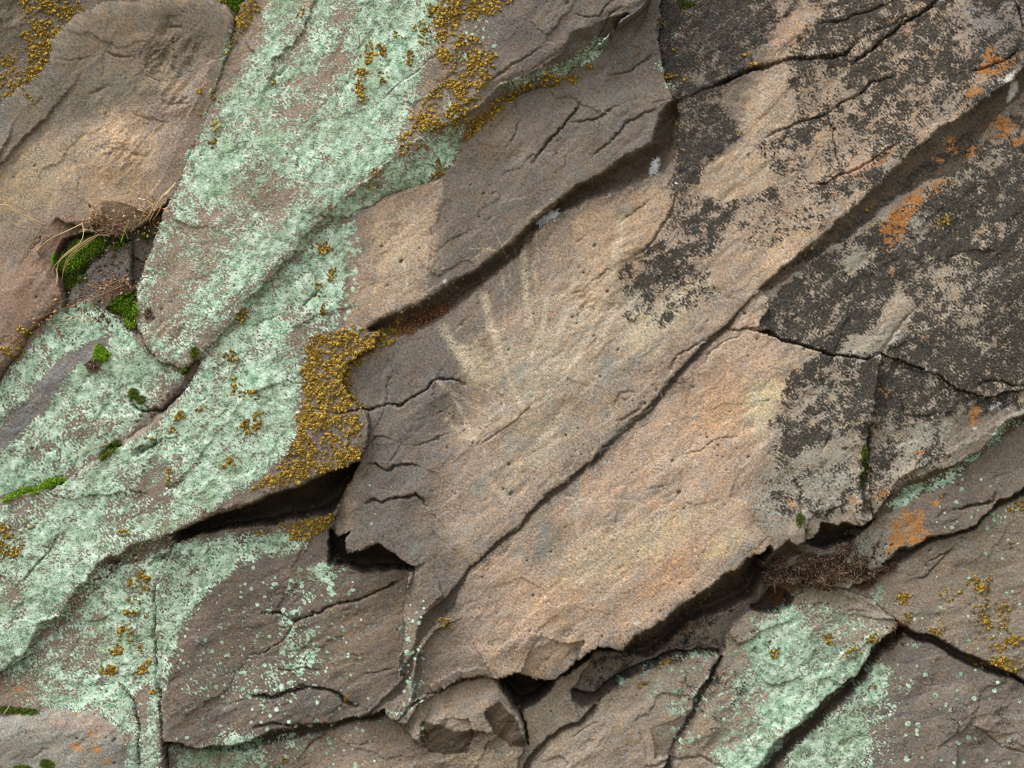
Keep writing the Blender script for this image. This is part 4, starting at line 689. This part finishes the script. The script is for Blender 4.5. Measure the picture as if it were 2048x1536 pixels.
CO = np.stack([WXw, WYw, WZw], -1).reshape(-1, 3).astype(np.float32)
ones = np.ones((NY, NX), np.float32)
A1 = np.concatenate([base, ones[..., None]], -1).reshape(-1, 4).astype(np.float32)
A2 = np.stack([Gv, Ov, Kv, ones], -1).reshape(-1, 4).astype(np.float32)
A3 = np.stack([Pv, Rv, PIT, ones], -1).reshape(-1, 4).astype(np.float32)
idx = np.arange(NY * NX).reshape(NY, NX)
cell = OWN[:-1, :-1].copy()
for _ in range(2):                   # tidy single stray cells
    for dy, dx in ((0, 1), (1, 0)):
        a_ = np.roll(cell, 1, axis=0 if dy else 1); b_ = np.roll(cell, -1, axis=0 if dy else 1); cell = np.where(a_ == b_, a_, cell)
from collections import deque
def pieces(m):
    lab = np.zeros(m.shape, np.int32); res = []; todo = m.copy(); nlab = 0
    js, is_ = np.nonzero(todo)
    for j0, i0 in zip(js.tolist(), is_.tolist()):
        if lab[j0, i0]: continue
        nlab += 1; lab[j0, i0] = nlab; dq = deque([(j0, i0)]); cnt = 0
        while dq:
            j, i = dq.popleft(); cnt += 1
            for a_, b_ in ((j + 1, i), (j - 1, i), (j, i + 1), (j, i - 1)):
                if 0 <= a_ < m.shape[0] and 0 <= b_ < m.shape[1] and m[a_, b_] and not lab[a_, b_]: lab[a_, b_] = nlab; dq.append((a_, b_))
        res.append(cnt)
    return lab, res
for k in ('strip', 'cobble', 'shelf', 'main', 'wedgeblock', 'lichened', 'rightlow', 'lower', 'topright', 'dark', 'left'):          # hand stray islands to the block around them
    lab, res = pieces(cell == KI[k])
    if len(res) > 1:
        big = 1 + int(np.argmax(res)); stray = (lab > 0) & (lab != big)
        for _ in range(300):
            if not stray.any(): break
            for dy, dx in ((0, 1), (0, -1), (1, 0), (-1, 0)):
                sh = np.roll(cell, (dy, dx), (0, 1)); q_ = stray & (sh != KI[k]); cell[q_] = sh[q_]; stray &= ~q_
for i, k in enumerate(KEYS):
    m = cell == i
    if not m.any(): continue
    q = np.stack([idx[:-1, :-1][m], idx[1:, :-1][m], idx[1:, 1:][m], idx[:-1, 1:][m]], 1)
    mp = np.pad(m, 1)
    ed = []                          # sides: run the block's outline back into the cliff
    up = m & ~mp[:-2, 1:-1]; dn = m & ~mp[2:, 1:-1]; lf = m & ~mp[1:-1, :-2]; rt = m & ~mp[1:-1, 2:]
    ed.append(np.stack([idx[:-1, 1:][up], idx[:-1, :-1][up]], 1)); ed.append(np.stack([idx[1:, :-1][dn], idx[1:, 1:][dn]], 1))
    ed.append(np.stack([idx[:-1, :-1][lf], idx[1:, :-1][lf]], 1)); ed.append(np.stack([idx[1:, 1:][rt], idx[:-1, 1:][rt]], 1))
    ed = np.concatenate(ed)
    u, inv = np.unique(q, return_inverse=True); q2 = inv.reshape(q.shape)
    ue, einv = np.unique(ed, return_inverse=True); e2 = einv.reshape(ed.shape)
    V = CO[u]; Vb = CO[ue].copy(); cen = V.mean(0); Vb[:, 1] = .34; Vb[:, [0, 2]] = cen[[0, 2]] + (Vb[:, [0, 2]] - cen[[0, 2]]) * .985
    pos = np.searchsorted(u, ed)
    sk = np.stack([pos[:, 1], pos[:, 0], e2[:, 0] + len(u), e2[:, 1] + len(u)], 1)
    nm, lb, ct = INFO[k]
    o = mesh_obj(nm, np.concatenate([V, Vb]), np.concatenate([q2, sk]), MROCK); o['kind'] = 'thing'
    allv = np.concatenate([u, ue])
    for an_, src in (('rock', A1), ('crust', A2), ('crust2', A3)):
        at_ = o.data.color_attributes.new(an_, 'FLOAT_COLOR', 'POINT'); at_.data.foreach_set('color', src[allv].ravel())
    tag(o, lb, ct)
#@@DETAILS
# ---------------------------------------------------------------- the rest of the cliff and the ground below it
bo = 9.0
gx_ = np.arange(-9000, 9001, 120.0); gy_ = np.arange(-6000, 2520, 120.0)
GXm, GYm = np.meshgrid(gx_, gy_)
rg2 = np.random.default_rng(3); hh = np.zeros_like(GXm)
for sc_ in (3, 7, 17):
    lat = rg2.standard_normal((GXm.shape[0] // sc_ + 3, GXm.shape[1] // sc_ + 3))
    yi, xi = np.arange(GXm.shape[0]) / sc_, np.arange(GXm.shape[1]) / sc_
    y0, x0 = yi.astype(int), xi.astype(int); fy, fx = sst(0, 1, yi - y0)[:, None], sst(0, 1, xi - x0)[None, :]
    hh += sc_ * 5 * (lat[y0][:, x0] * (1 - fy) * (1 - fx) + lat[y0 + 1][:, x0] * fy * (1 - fx) + lat[y0][:, x0 + 1] * (1 - fy) * fx + lat[y0 + 1][:, x0 + 1] * fy * fx)
inn = (GXm > -290) & (GXm < 2338) & (GYm > -230) & (GYm < 1766)
outd = np.maximum(np.maximum(-300 - GXm, GXm - 2348), np.maximum(-240 - GYm, GYm - 1776)).clip(0)
hb = -115 + (hh) * sst(0, 500, outd) * .8
hb = np.where(inn, -300, hb)
V = np.stack([(GXm - CX) / 1000, -hb / 1000, ZC - (GYm - CY) / 1000], -1).reshape(-1, 3)
ii = np.arange(GXm.size).reshape(GXm.shape); Q = np.stack([ii[:-1, :-1], ii[1:, :-1], ii[1:, 1:], ii[:-1, 1:]], -1).reshape(-1, 4)
def simple_mat(name, c1, c2, scale, bump=.01, rough=.9, dist=.01):
    m, n, b = newmat(name); tc = node(n, 'ShaderNodeTexCoord'); nz = node(n, 'ShaderNodeTexNoise'); nz.inputs['Scale'].default_value = scale; nz.inputs['Detail'].default_value = 6
    n.links.new(tc.outputs['Object'], nz.inputs['Vector'])
    cr = node(n, 'ShaderNodeValToRGB'); cr.color_ramp.elements[0].position = .35; cr.color_ramp.elements[1].position = .65
    cr.color_ramp.elements[0].color = (*[float(v) for v in lin(*c1)], 1); cr.color_ramp.elements[1].color = (*[float(v) for v in lin(*c2)], 1)
    n.links.new(nz.outputs['Fac'], cr.inputs[0]); n.links.new(cr.outputs[0], b.inputs['Base Color'])
    bp = node(n, 'ShaderNodeBump'); bp.inputs['Strength'].default_value = .6; bp.inputs['Distance'].default_value = dist
    n.links.new(nz.outputs['Fac'], bp.inputs['Height']); n.links.new(bp.outputs[0], b.inputs['Normal']); b.inputs['Roughness'].default_value = rough
    return m
tag(mesh_obj('cliff', V, Q, simple_mat('cliff_stone', (96, 82, 72), (142, 124, 106), 9)), kind='structure')
g = 60.0
tag(mesh_obj('ground', [(-g, .35, 0), (g, .35, 0), (g, -g * 2, 0), (-g, -g * 2, 0)][::-1], [(0, 1, 2, 3)], simple_mat('dry_ground', (84, 74, 54), (112, 104, 76), 3)), kind='structure')

# ---------------------------------------------------------------- ochre lichen: small lobed granules sitting on the rock
def ico(sub):
    t = (1 + 5 ** .5) / 2
    v = [(-1,t,0),(1,t,0),(-1,-t,0),(1,-t,0),(0,-1,t),(0,1,t),(0,-1,-t),(0,1,-t),(t,0,-1),(t,0,1),(-t,0,-1),(-t,0,1)]
    f = [(0,11,5),(0,5,1),(0,1,7),(0,7,10),(0,10,11),(1,5,9),(5,11,4),(11,10,2),(10,7,6),(7,1,8),(3,9,4),(3,4,2),(3,2,6),(3,6,8),(3,8,9),(4,9,5),(2,4,11),(6,2,10),(8,6,7),(9,8,1)]
    v = [np.array(p) / np.linalg.norm(p) for p in v]
    for _ in range(sub):
        mid = {}; nf = []
        def mp(a, b):
            k = (min(a, b), max(a, b))
            if k not in mid: p = v[a] + v[b]; v.append(p / np.linalg.norm(p)); mid[k] = len(v) - 1
            return mid[k]
        for a, b, c in f:
            x, y, z = mp(a, b), mp(b, c), mp(c, a); nf += [(a, x, z), (b, y, x), (c, z, y), (x, y, z)]
        f = nf
    return np.array(v), np.array(f)
def tone_mat(name, stops, sheen=0.0, rough=.9):
    """colour picked by the per-lobe attribute 'tone' plus fine noise"""
    m, n, b = newmat(name); A = node(n, 'ShaderNodeAttribute', attribute_name='tone'); tc = node(n, 'ShaderNodeTexCoord')
    nz = node(n, 'ShaderNodeTexNoise'); nz.inputs['Scale'].default_value = 500; n.links.new(tc.outputs['Object'], nz.inputs['Vector'])
    mx = node(n, 'ShaderNodeMath', operation='MULTIPLY_ADD'); mx.inputs[1].default_value = .3; n.links.new(nz.outputs['Fac'], mx.inputs[0]); n.links.new(A.outputs['Fac'], mx.inputs[2])
    sb = node(n, 'ShaderNodeMath', operation='SUBTRACT'); sb.inputs[1].default_value = .15; n.links.new(mx.outputs[0], sb.inputs[0])
    cr = node(n, 'ShaderNodeValToRGB')
    while len(cr.color_ramp.elements) < len(stops): cr.color_ramp.elements.new(.5)
    for el, (p, c) in zip(cr.color_ramp.elements, stops): el.position = p; el.color = (*[float(q) for q in lin(*c)], 1)
    n.links.new(sb.outputs[0], cr.inputs[0]); n.links.new(cr.outputs[0], b.inputs['Base Color']); b.inputs['Roughness'].default_value = rough
    return m
def set_tone(o, t):
    a_ = o.data.attributes.new('tone', 'FLOAT', 'POINT'); a_.data.foreach_set('value', np.asarray(t, np.float32))
IV, IF = ico(1)
rl = np.random.default_rng(21)
TPL = []
for k in range(10):
    d = 1 + .28 * np.sin(IV @ rl.normal(0, 2.6, 3) + rl.uniform(0, 6)) + .2 * np.sin(IV @ rl.normal(0, 4.5, 3)); TPL.append(IV * d[:, None])
def granules(name, field, spacing, r0, r1, mat, label, cat, flat=.45, lo=-.05, seed=1, squeeze=None):
    r_ = np.random.default_rng(seed)
    gx2, gy2 = np.meshgrid(np.arange(-200, 2250, spacing), np.arange(-150, 1690, spacing))
    p = np.stack([gx2.ravel(), gy2.ravel()], 1) + r_.uniform(-.55, .55, (gx2.size, 2)) * spacing
    j = ((p[:, 1] - ys[0]) / STEP).astype(int); i = ((p[:, 0] - xs[0]) / STEP).astype(int)
    f = field[j, i]; keep = f > lo + r_.uniform(0, .9, len(f))
    p, j, i, f = p[keep], j[keep], i[keep], f[keep]; n_ = len(p)
    C = np.stack([WXw[j, i], WYw[j, i], WZw[j, i]], 1)
    R = (r0 + (r1 * 1.25 - r0) * r_.random(n_) ** 1.7) * (.65 + .35 * np.clip(f, 0, 1)) / 1000
    VV = np.empty((n_, len(IV), 3)); tone = np.empty((n_, len(IV)))
    an = r_.uniform(0, 6.28, n_); base_t = r_.uniform(.2, .8, n_)
    for k in range(n_):
        t = TPL[k % 10]; c_, s_ = math.cos(an[k]), math.sin(an[k])
        VV[k, :, 0] = C[k, 0] + R[k] * (t[:, 0] * c_ - t[:, 2] * s_); VV[k, :, 2] = C[k, 2] + R[k] * (t[:, 0] * s_ + t[:, 2] * c_); VV[k, :, 1] = C[k, 1] + R[k] * flat * t[:, 1]
        tone[k] = base_t[k]
    FF = (IF[None] + (np.arange(n_) * len(IV))[:, None, None]).reshape(-1, 3)
    o = mesh_obj(name, VV.reshape(-1, 3), FF, mat); set_tone(o, tone.ravel()); print(name, n_)
    return tag(o, label, cat, kind='stuff')
M_OCH = tone_mat('ochre_lichen', [(.05, (66, 54, 24)), (.35, (128, 103, 38)), (.7, (170, 139, 52)), (1.0, (192, 164, 92))])
granules('ochre_lichen', Ov, 3.2, .9, 2.7, M_OCH, 'ochre yellow crumbly lichen spread in clumps over the rocks', 'lichen', seed=2)

LIT = build([(.62,'p',SLABS[KI['pocket']][1],6),(.5,'p',[(760,640),(860,590),(960,535),(1040,468),(1050,478),(970,560),(880,625),(800,668)],5),(.6,'p',[(1500,1215),(1540,1120),(1640,1100),(1760,1080),(1800,1110),(1730,1180),(1600,1185)],14),(.6,'b',(1795,1262,26,26,0)),(.42,'p',[(1200,1298),(1300,1262),(1500,1130),(1540,1150),(1450,1230),(1320,1310)],8),(.5,'b',(590,1246,24,8,0)),(.45,'p',[(400,1062),(560,1040),(660,1000),(660,1030),(560,1046),(400,1072)],5),(.45,'p',[(160,1180),(240,1112),(345,1068),(350,1092),(250,1132),(185,1200)],5),(.5,'b',(320,810,50,14,-30)),(.5,'b',(285,890,30,8,-20)),(.35,'b',(1733,960,10,90,0)),(.45,'b',(1040,1400,20,24,0))])
Lv = fieldmask(LIT, o_f, 1.5, 3.0)
M_LIT = tone_mat('crumbs', [(0, (34, 26, 20)), (.4, (78, 60, 46)), (.7, (118, 96, 76)), (1, (164, 140, 112))])
granules('soil_and_leaf_crumbs', Lv, 4.4, .8, 2.8, M_LIT, 'brown crumbs of soil and dead leaf lodged in the hollows and joints of the rock', 'debris', flat=.6, lo=-.1, seed=9)
# ---------------------------------------------------------------- moss, dry plants
def blades(name, spots, n_, length, width, mat, parent=None, curl=.4, out=1.0, seed=0, droop=.2, tonef=None, lift=0.0):
    """spots: (px,py,rx,ry,ang,height mm) mounds; blades stand on the mound's surface"""
    r_ = np.random.default_rng(seed); V = []; F = []; T = []
    for (cx, cy, rx, ry, an, hm) in spots:
        c_, s_ = math.cos(math.radians(an)), math.sin(math.radians(an))
        # mound body
        o0 = at(cx, cy)
        b0 = len(V)
        for v in ico_v2:
            lp = (1 + .12 * math.sin(v[0] * 7 + cx) + .1 * math.sin(v[2] * 9 + cy))
            x = v[0] * rx * lp; z = v[2] * ry * lp
            px, py = cx + x * c_ - z * s_, cy + x * s_ + z * c_
            q = at(px, py); V.append((q.x, q.y + .004 - max(0, v[1]) * hm / 1000 * lp - (0 if v[1] > 0 else 0), q.z)); T.append(.12)
        for f in ico_f2: F.append((b0 + f[0], b0 + f[1], b0 + f[2]))
        for _ in range(n_):
            a_ = r_.uniform(0, 6.28); rr = r_.random() ** .5
            x, z = rr * math.cos(a_) * rx, rr * math.sin(a_) * ry
            px, py = cx + x * c_ - z * s_, cy + x * s_ + z * c_
            q = at(px, py); top = math.sqrt(max(0, 1 - rr * rr)) * hm / 1000
            p = np.array([q.x, q.y + .003 - top, q.z])
            nrm = np.array([(px - cx) / rx * .8, -1.1 * out, -(py - cy) / ry * .8]) + r_.normal(0, curl, 3); nrm /= np.linalg.norm(nrm)
            L = length / 1000 * r_.uniform(.6, 1.3); w_ = width / 1000 * r_.uniform(.7, 1.3)
            sd_ = np.cross(nrm, r_.normal(0, 1, 3)); sd_ /= np.linalg.norm(sd_) + 1e-9
            mid = p + nrm * L * .55 + r_.normal(0, curl * .25, 3) * L; tip = p + nrm * L + r_.normal(0, curl * .7, 3) * L; tip[2] -= droop * L
            k = len(V); V += [tuple(p - sd_ * w_), tuple(p + sd_ * w_), tuple(mid + sd_ * w_ * .8), tuple(mid - sd_ * w_ * .8), tuple(tip)]
            F += [(k, k + 1, k + 2), (k, k + 2, k + 3), (k + 3, k + 2, k + 4)]
            t0 = r_.uniform(.25, .85); T += [t0 * .6, t0 * .6, t0, t0, min(1, t0 + .15)]
    o = mesh_obj(name, V, F, mat, parent, smooth=False); set_tone(o, T); return o
ico_v2, ico_f2 = ico(2)
M_MOSS = tone_mat('green_moss', [(0, (30, 40, 8)), (.3, (76, 112, 18)), (.6, (124, 166, 36)), (1, (176, 204, 78))])
M_MOSSD = tone_mat('dark_moss', [(0, (20, 28, 6)), (.4, (58, 78, 16)), (.7, (96, 116, 30)), (1, (138, 140, 60))])
M_DRY = tone_mat('dry_brown_moss', [(0, (26, 18, 13)), (.35, (70, 50, 38)), (.65, (124, 98, 78)), (1, (196, 172, 146))])
M_DRYD = tone_mat('dark_dry_moss', [(0, (20, 15, 11)), (.35, (54, 40, 32)), (.65, (100, 78, 62)), (.85, (150, 126, 104)), (1, (186, 166, 142))])
M_RUST = tone_mat('rusty_moss', [(0, (48, 28, 18)), (.4, (112, 74, 50)), (.7, (152, 108, 76)), (1, (186, 144, 106))])
M_STRAW = tone_mat('straw', [(0, (112, 88, 56)), (.5, (176, 148, 104)), (1, (214, 192, 150))])
M_SEED = tone_mat('dry_leaves', [(0, (80, 50, 32)), (.4, (146, 104, 72)), (.7, (186, 144, 104)), (1, (208, 178, 138))])
M_FEATH = tone_mat('white_down', [(0, (170, 172, 176)), (.5, (214, 216, 220)), (1, (240, 240, 242))])
def moss(spots, label, mat=M_MOSS, n_=900, L=5, w_=.7, seed=0, name='moss_cushion', cat='moss', curl=.4, **k):
    return tag(blades(name, spots, n_, L, w_, mat, seed=seed, curl=curl, **k), label, cat, kind='thing')
moss([(160,510,44,24,-55,26),(190,490,30,20,-35,22),(130,525,20,22,-60,20)], 'large green moss cushion in the hollow, half hidden by straw stems', M_MOSS, 1300, seed=1)
moss([(150,545,24,26,-60,14),(140,565,12,16,0,10)], 'very dark shaded moss directly beneath the large moss cushion', M_MOSSD, 900, seed=2)
moss([(248,606,32,15,-28,22),(262,622,18,24,0,14),(263,646,9,10,0,8)], 'bright yellow green moss tuft against the mint slab, lowest in the hollow', M_MOSS, 1100, seed=3)
moss([(290,470,9,8,0,9),(240,488,26,9,-15,8)], 'small thin green moss at the top right of the hollow', M_MOSSD, 500, seed=4)
moss([(205,712,17,11,-10,14),(200,700,8,9,0,9)], 'small bright moss tuft on the pale green slab below the hollow', M_MOSS, 800, seed=5)
moss([(187,732,14,9,0,12)], 'dark brown moss lump just under the small bright tuft', M_DRY, 600, seed=6)
moss([(107,966,24,9,-12,12),(88,975,10,6,0,8)], 'humped green moss cushion on the left ledge, the right one of two', M_MOSS, 900, 5, seed=7)
moss([(46,984,22,7,-14,10),(22,994,14,5,-25,7),(70,981,10,5,0,7)], 'low green moss strip on the left ledge nearest the photo edge', M_MOSS, 700, 5, seed=8)
moss([(225,896,20,9,-38,12),(208,912,8,6,-38,8)], 'olive moss clump in a crack between two mint green slabs at left', M_MOSSD, 700, seed=9)
moss([(48,1424,32,6,3,9),(15,1420,22,5,0,8)], 'mossy fringe along the top of the grey corner boulder', M_MOSSD, 700, seed=10)
moss([(95,1528,14,7,10,5),(45,1538,18,6,0,5)], 'dark moss in the shade under the grey corner boulder', M_MOSSD, 700, seed=11)
moss([(478,6,24,14,10,14),(470,-8,26,14,0,12)], 'bright green moss at the top edge between tan boulder and mint slab', M_MOSS, 900, seed=12)
moss([(268,788,9,10,0,9),(283,800,8,7,0,7)], 'small olive moss knob in a notch under the mint slab', M_MOSSD, 500, seed=13)
moss([(390,706,7,11,10,6),(372,742,10,6,-40,5)], 'brownish moss spot where the mint slab meets the diagonal seam', M_MOSSD, 400, seed=14)
moss([(298,628,6,11,5,6)], 'tiny brown moss spot on the mint slab right of the bright tuft', M_DRY, 300, seed=15)
moss([(1730,940,7,34,3,5),(1728,905,5,14,0,4),(1600,1040,6,14,0,4)], 'yellow green moss growing down the vertical groove at right', M_MOSSD, 500, 4, seed=16)
moss([(1375,160-150,20,6,-8,6)], 'pale olive moss streak on the black lichened rock at the top edge', M_MOSSD, 400, 3, seed=17)
moss([(840,640,40,11,-20,14),(880,620,22,9,-30,12),(815,658,20,9,0,10)], 'rusty brown dry moss wedged in the joint above the carved slab', M_RUST, 900, 5, .6, seed=18, name='dry_moss')
moss([(1600,1150,56,22,-8,12),(1650,1128,44,16,-20,10),(1700,1142,44,14,5,10),(1750,1148,24,10,-25,9),(1556,1142,26,16,0,10),(1622,1118,18,10,0,22),(1582,1162,20,9,0,20),(1672,1152,20,9,0,20),(1542,1160,14,9,0,16),(1640,1166,22,8,0,16),(1604,1136,16,9,0,24),(1780,1136,16,7,-35,9),(1718,1126,20,7,-30,16),(1690,1100,14,8,-40,12),(1735,1168,18,7,-20,10),(1560,1122,12,7,0,14)], 'large curly dark brown dry moss mat below the black lichened rock', M_DRYD, 620, 4.6, 1.2, seed=19, name='dry_moss', curl=1.3)
moss([(1562,1186,9,14,8,12),(1556,1206,10,8,0,9),(1572,1172,8,6,0,8)], 'small orange brown moss in the gap below the large dry moss mat', M_RUST, 700, 4, .6, seed=20, name='dry_moss', curl=.6)
moss([(1800,1262,16,16,0,12),(1775,1290,14,12,-40,8)], 'black dried moss plug where the slanting cracks meet at right', M_DRY, 500, 4, .7, seed=21, name='dry_moss', curl=.7)

def tube(pts, r0, r1, V, F, T, t0=.5, ns=5):
    pts = [np.array(p, float) for p in pts]; n_ = len(pts); k0 = len(V)
    for i, p in enumerate(pts):
        d = pts[min(i + 1, n_ - 1)] - pts[max(i - 1, 0)]; d /= np.linalg.norm(d) + 1e-9
        u = np.cross(d, (.3, 1, .2)); u /= np.linalg.norm(u); v = np.cross(d, u); r = r0 + (r1 - r0) * i / (n_ - 1)
        for a_ in range(ns):
            an = 2 * math.pi * a_ / ns; V.append(tuple(p + r * (u * math.cos(an) + v * math.sin(an)))); T.append(t0)
    for i in range(n_ - 1):
        for a_ in range(ns):
            b_ = (a_ + 1) % ns; a0, b0, a1, b1 = k0 + i * ns + a_, k0 + i * ns + b_, k0 + (i + 1) * ns + a_, k0 + (i + 1) * ns + b_
            F += [(a0, b0, b1), (a0, b1, a1)]
def smooth_path(pp, n_=16):
    pp = np.array(pp, float); t = np.linspace(0, len(pp) - 1, n_); out = []
    for q in t:
        i = min(int(q), len(pp) - 2); f = q - i; p0, p1, p2, p3 = pp[max(i - 1, 0)], pp[i], pp[i + 1], pp[min(i + 2, len(pp) - 1)]
        out.append(.5 * ((2 * p1) + (-p0 + p2) * f + (2 * p0 - 5 * p1 + 4 * p2 - p3) * f * f + (-p0 + 3 * p1 - 3 * p2 + p3) * f ** 3))
    return out
def stalk(path, r0=.9, r1=.4, t0=.6, acc=None):
    """path: (px,py,lift mm above the rock)"""
    V, F, T = acc; base_y = min(at(p[0], p[1]).y for p in path)
    pts = [(at(p[0], p[1]).x, base_y - p[2] / 1000, at(p[0], p[1]).z) for p in path]
    tube(smooth_path(pts), r0 / 1000, r1 / 1000, V, F, T, t0)
def stalks(name, paths, mat, parent=None, r0=.9, r1=.4, seed=0):
    r_ = random.Random(seed); acc = ([], [], [])
    for p in paths: stalk(p, r0 * r_.uniform(.8, 1.2), r1, r_.uniform(.3, .9), acc)
    o = mesh_obj(name, acc[0], acc[1], mat, parent); set_tone(o, acc[2]); return o
def leaflets(name, pts, mat, parent, seed=0, r=(1.4, 2.8)):
    r_ = np.random.default_rng(seed); V = []; F = []; T = []
    for (px, py, lf) in pts:
        q = at(px, py); R = r_.uniform(*r) / 1000; k = len(V); t = TPL[int(r_.integers(10))]; M = r_.normal(0, 1, (3, 3)); M, _ = np.linalg.qr(M)
        sc3 = np.array([1, .7, .35]); tt = r_.uniform(.2, .95)
        for v in (t * sc3) @ M.T: V.append((q.x + v[0] * R, q.y - lf / 1000 + v[1] * R, q.z + v[2] * R)); T.append(tt)
        F += [(a_ + k, b_ + k, c_ + k) for a_, b_, c_ in IF]
    o = mesh_obj(name, V, F, mat, parent); set_tone(o, T); return o
def thing(name, px, py, label, cat):
    e_ = bpy.data.objects.new(name, None); col.objects.link(e_); e_.empty_display_size = .02; e_.location = at(px, py); tag(e_, label, cat, kind='thing'); bpy.context.view_layer.update(); return e_
rs = random.Random(4)
e1 = thing('dry_grass', 170, 450, 'arched straw coloured grass stems hanging over the large moss cushion', 'dry grass')
stalks('stem', [[(172,448,30),(180,470,34),(176,490,36),(150,512,34),(132,535,30),(124,570,24)],[(215,470,26),(195,478,32),(165,500,36),(145,520,32),(135,545,28),(130,560,24)],[(210,472,20),(190,482,30),(160,506,34),(128,530,30),(110,548,22)],
   [(170,450,20),(140,468,26),(110,480,28),(72,508,22)],[(180,478,22),(150,500,30),(122,524,28),(118,545,20)],[(128,540,26),(130,562,24),(116,580,18),(108,590,12)],[(200,474,26),(176,494,34),(148,520,33),(128,556,22),(129,575,14)]], M_STRAW, e1, 1.1, .4, 1)
e2 = thing('dry_grass', 310, 440, 'tuft of bent straw leaves against the left edge of the mint slab', 'dry grass')
stalks('stem', [[(350,372,14),(330,395,22),(315,420,24),(305,440,20)],[(345,392,10),(322,400,24),(308,428,22),(300,448,16)],[(352,366,8),(338,388,20),(326,396,22),(318,418,20),(306,446,14)],[(300,408,10),(312,412,22),(308,430,20),(290,452,12)],[(276,420,8),(290,424,14),(300,430,10)],[(318,410,18),(300,420,24),(292,436,20),(286,455,12)],[(330,400,18),(324,425,20),(312,445,14)],[(278,398,6),(300,405,14),(304,416,12)]], M_STRAW, e2, 1.2, .5, 2)
leaflets('dried_leaves', [(rs.gauss(308, 16), rs.gauss(435, 16), rs.uniform(4, 18)) for _ in range(46)], M_SEED, e2, 3, (2, 4))
e3 = thing('dry_plant', 215, 450, 'brittle brown weed with tangled twigs at the top of the hollow', 'dry plant')
stalks('twigs', [[(rs.uniform(200,270), rs.uniform(450,485), 8), (rs.uniform(180,280), rs.uniform(430,470), 18), (rs.uniform(150,290), rs.uniform(410,460), 22)] for _ in range(20)] + [[(248,480,10),(200,425,20),(160,396,22),(124,380,18)],[(240,470,12),(215,430,18),(205,400,18)]], M_DRY, e3, .8, .3, 5)
leaflets('dried_leaves', [(rs.gauss(215, 32), rs.gauss(452, 16), rs.uniform(4, 22)) for _ in range(150)], M_SEED, e3, 6, (1.8, 4.2))
e4 = thing('dry_plant', 235, 575, 'rust brown dry weed above the bright moss, its seed heads trailing left over mint lichen', 'dry plant')
stalks('twigs', [[(262,582,10), (rs.uniform(225,250), rs.uniform(560,585), 20), (rs.uniform(160,230), rs.uniform(560,615), 24)] for _ in range(26)] + [[(250,575,14),(190,600,22),(120,625,20),(62,640,14)],[(240,590,14),(180,625,20),(120,650,14)],[(250,570,14),(200,590,24),(150,600,22),(104,612,16)],[(230,590,14),(200,640,18),(186,662,12)]], M_DRY, e4, .8, .3, 7)
leaflets('dried_leaves', [(rs.gauss(232, 22), rs.gauss(580, 12), rs.uniform(6, 22)) for _ in range(150)] + [(rs.uniform(60, 210), 0, 0) for _ in range(0)] + [((x_ := rs.uniform(60, 215)), 655 - (x_ - 60) * .33 + rs.gauss(0, 17), rs.uniform(6, 18)) for _ in range(110)], M_SEED, e4, 8, (1.6, 3.4))
e5 = thing('dead_grass', 50, 420, 'single pale dead grass stem bent at a sharp angle, crossing the left edge', 'grass stem')
stalks('stem', [[(-60,408,10),(0,412,16),(18,413,18),(45,428,18),(92,450,12)]], M_STRAW, e5, 1.4, 1.0, 9)
stalks('stem', [[(92,450,12),(72,480,10),(40,528,6)]], M_MOSSD, e5, .8, .4, 10)
e6 = thing('dead_grass', 180, 905, 'thin pale straw lying beside the olive moss clump', 'grass stem')
stalks('stem', [[(142,912,8),(170,902,12),(222,886,12)]], M_STRAW, e6, .8, .4, 11)
e7 = thing('dead_grass', 20, 1410, 'short curled straw standing above the grey corner boulder', 'grass stem')
stalks('stem', [[(8,1428,10),(22,1410,16),(24,1402,18)]], M_STRAW, e7, .9, .5, 12)
e8 = thing('green_grass', 256, 470, 'lone soft green grass blade rising from the brown weed', 'grass')
stalks('stem', [[(248,486,16),(256,466,22),(262,446,22)]], M_MOSS, e8, 1.6, .6, 13)
def feather(px, py, L, label, seed, ang=-25):
    r_ = random.Random(seed); e_ = thing('feather', px, py, label, 'feather'); q0 = at(px, py); V, F, T = [], [], []; V2, F2, T2 = [], [], []
    c_, s_ = math.cos(math.radians(ang)), math.sin(math.radians(ang))
    tube(smooth_path([(q0.x - c_ * L / 2000, q0.y - .012, q0.z + s_ * L / 2000), (q0.x, q0.y - .02, q0.z), (q0.x + c_ * L / 2000, q0.y - .016, q0.z - s_ * L / 2000)], 8), .0006, .0003, V, F, T, .9)
    for _ in range(170):
        t = r_.uniform(-.5, .5); p = np.array([q0.x + c_ * t * L / 1000, q0.y - .016, q0.z - s_ * t * L / 1000]); d = np.array([r_.gauss(0, 1), r_.gauss(-.3, .5), r_.gauss(0, 1)]); d /= np.linalg.norm(d); l_ = r_.uniform(.25, .5) * L / 1000
        tube([p, p + d * l_ * .5, p + d * l_ + np.array([0, 0, -.15 * l_])], .0009, .0003, V2, F2, T2, r_.uniform(.4, 1), 3)
    o = mesh_obj('shaft', V, F, M_FEATH, e_); set_tone(o, T); o = mesh_obj('down', V2, F2, M_FEATH, e_); set_tone(o, T2)
feather(1096, 436, 40, 'small white down feather caught on the lip above the carved slab', 1)
feather(1308, 334, 26, 'tiny grey white fluff in the dark notch at the right end of the upper joint', 2, -70)
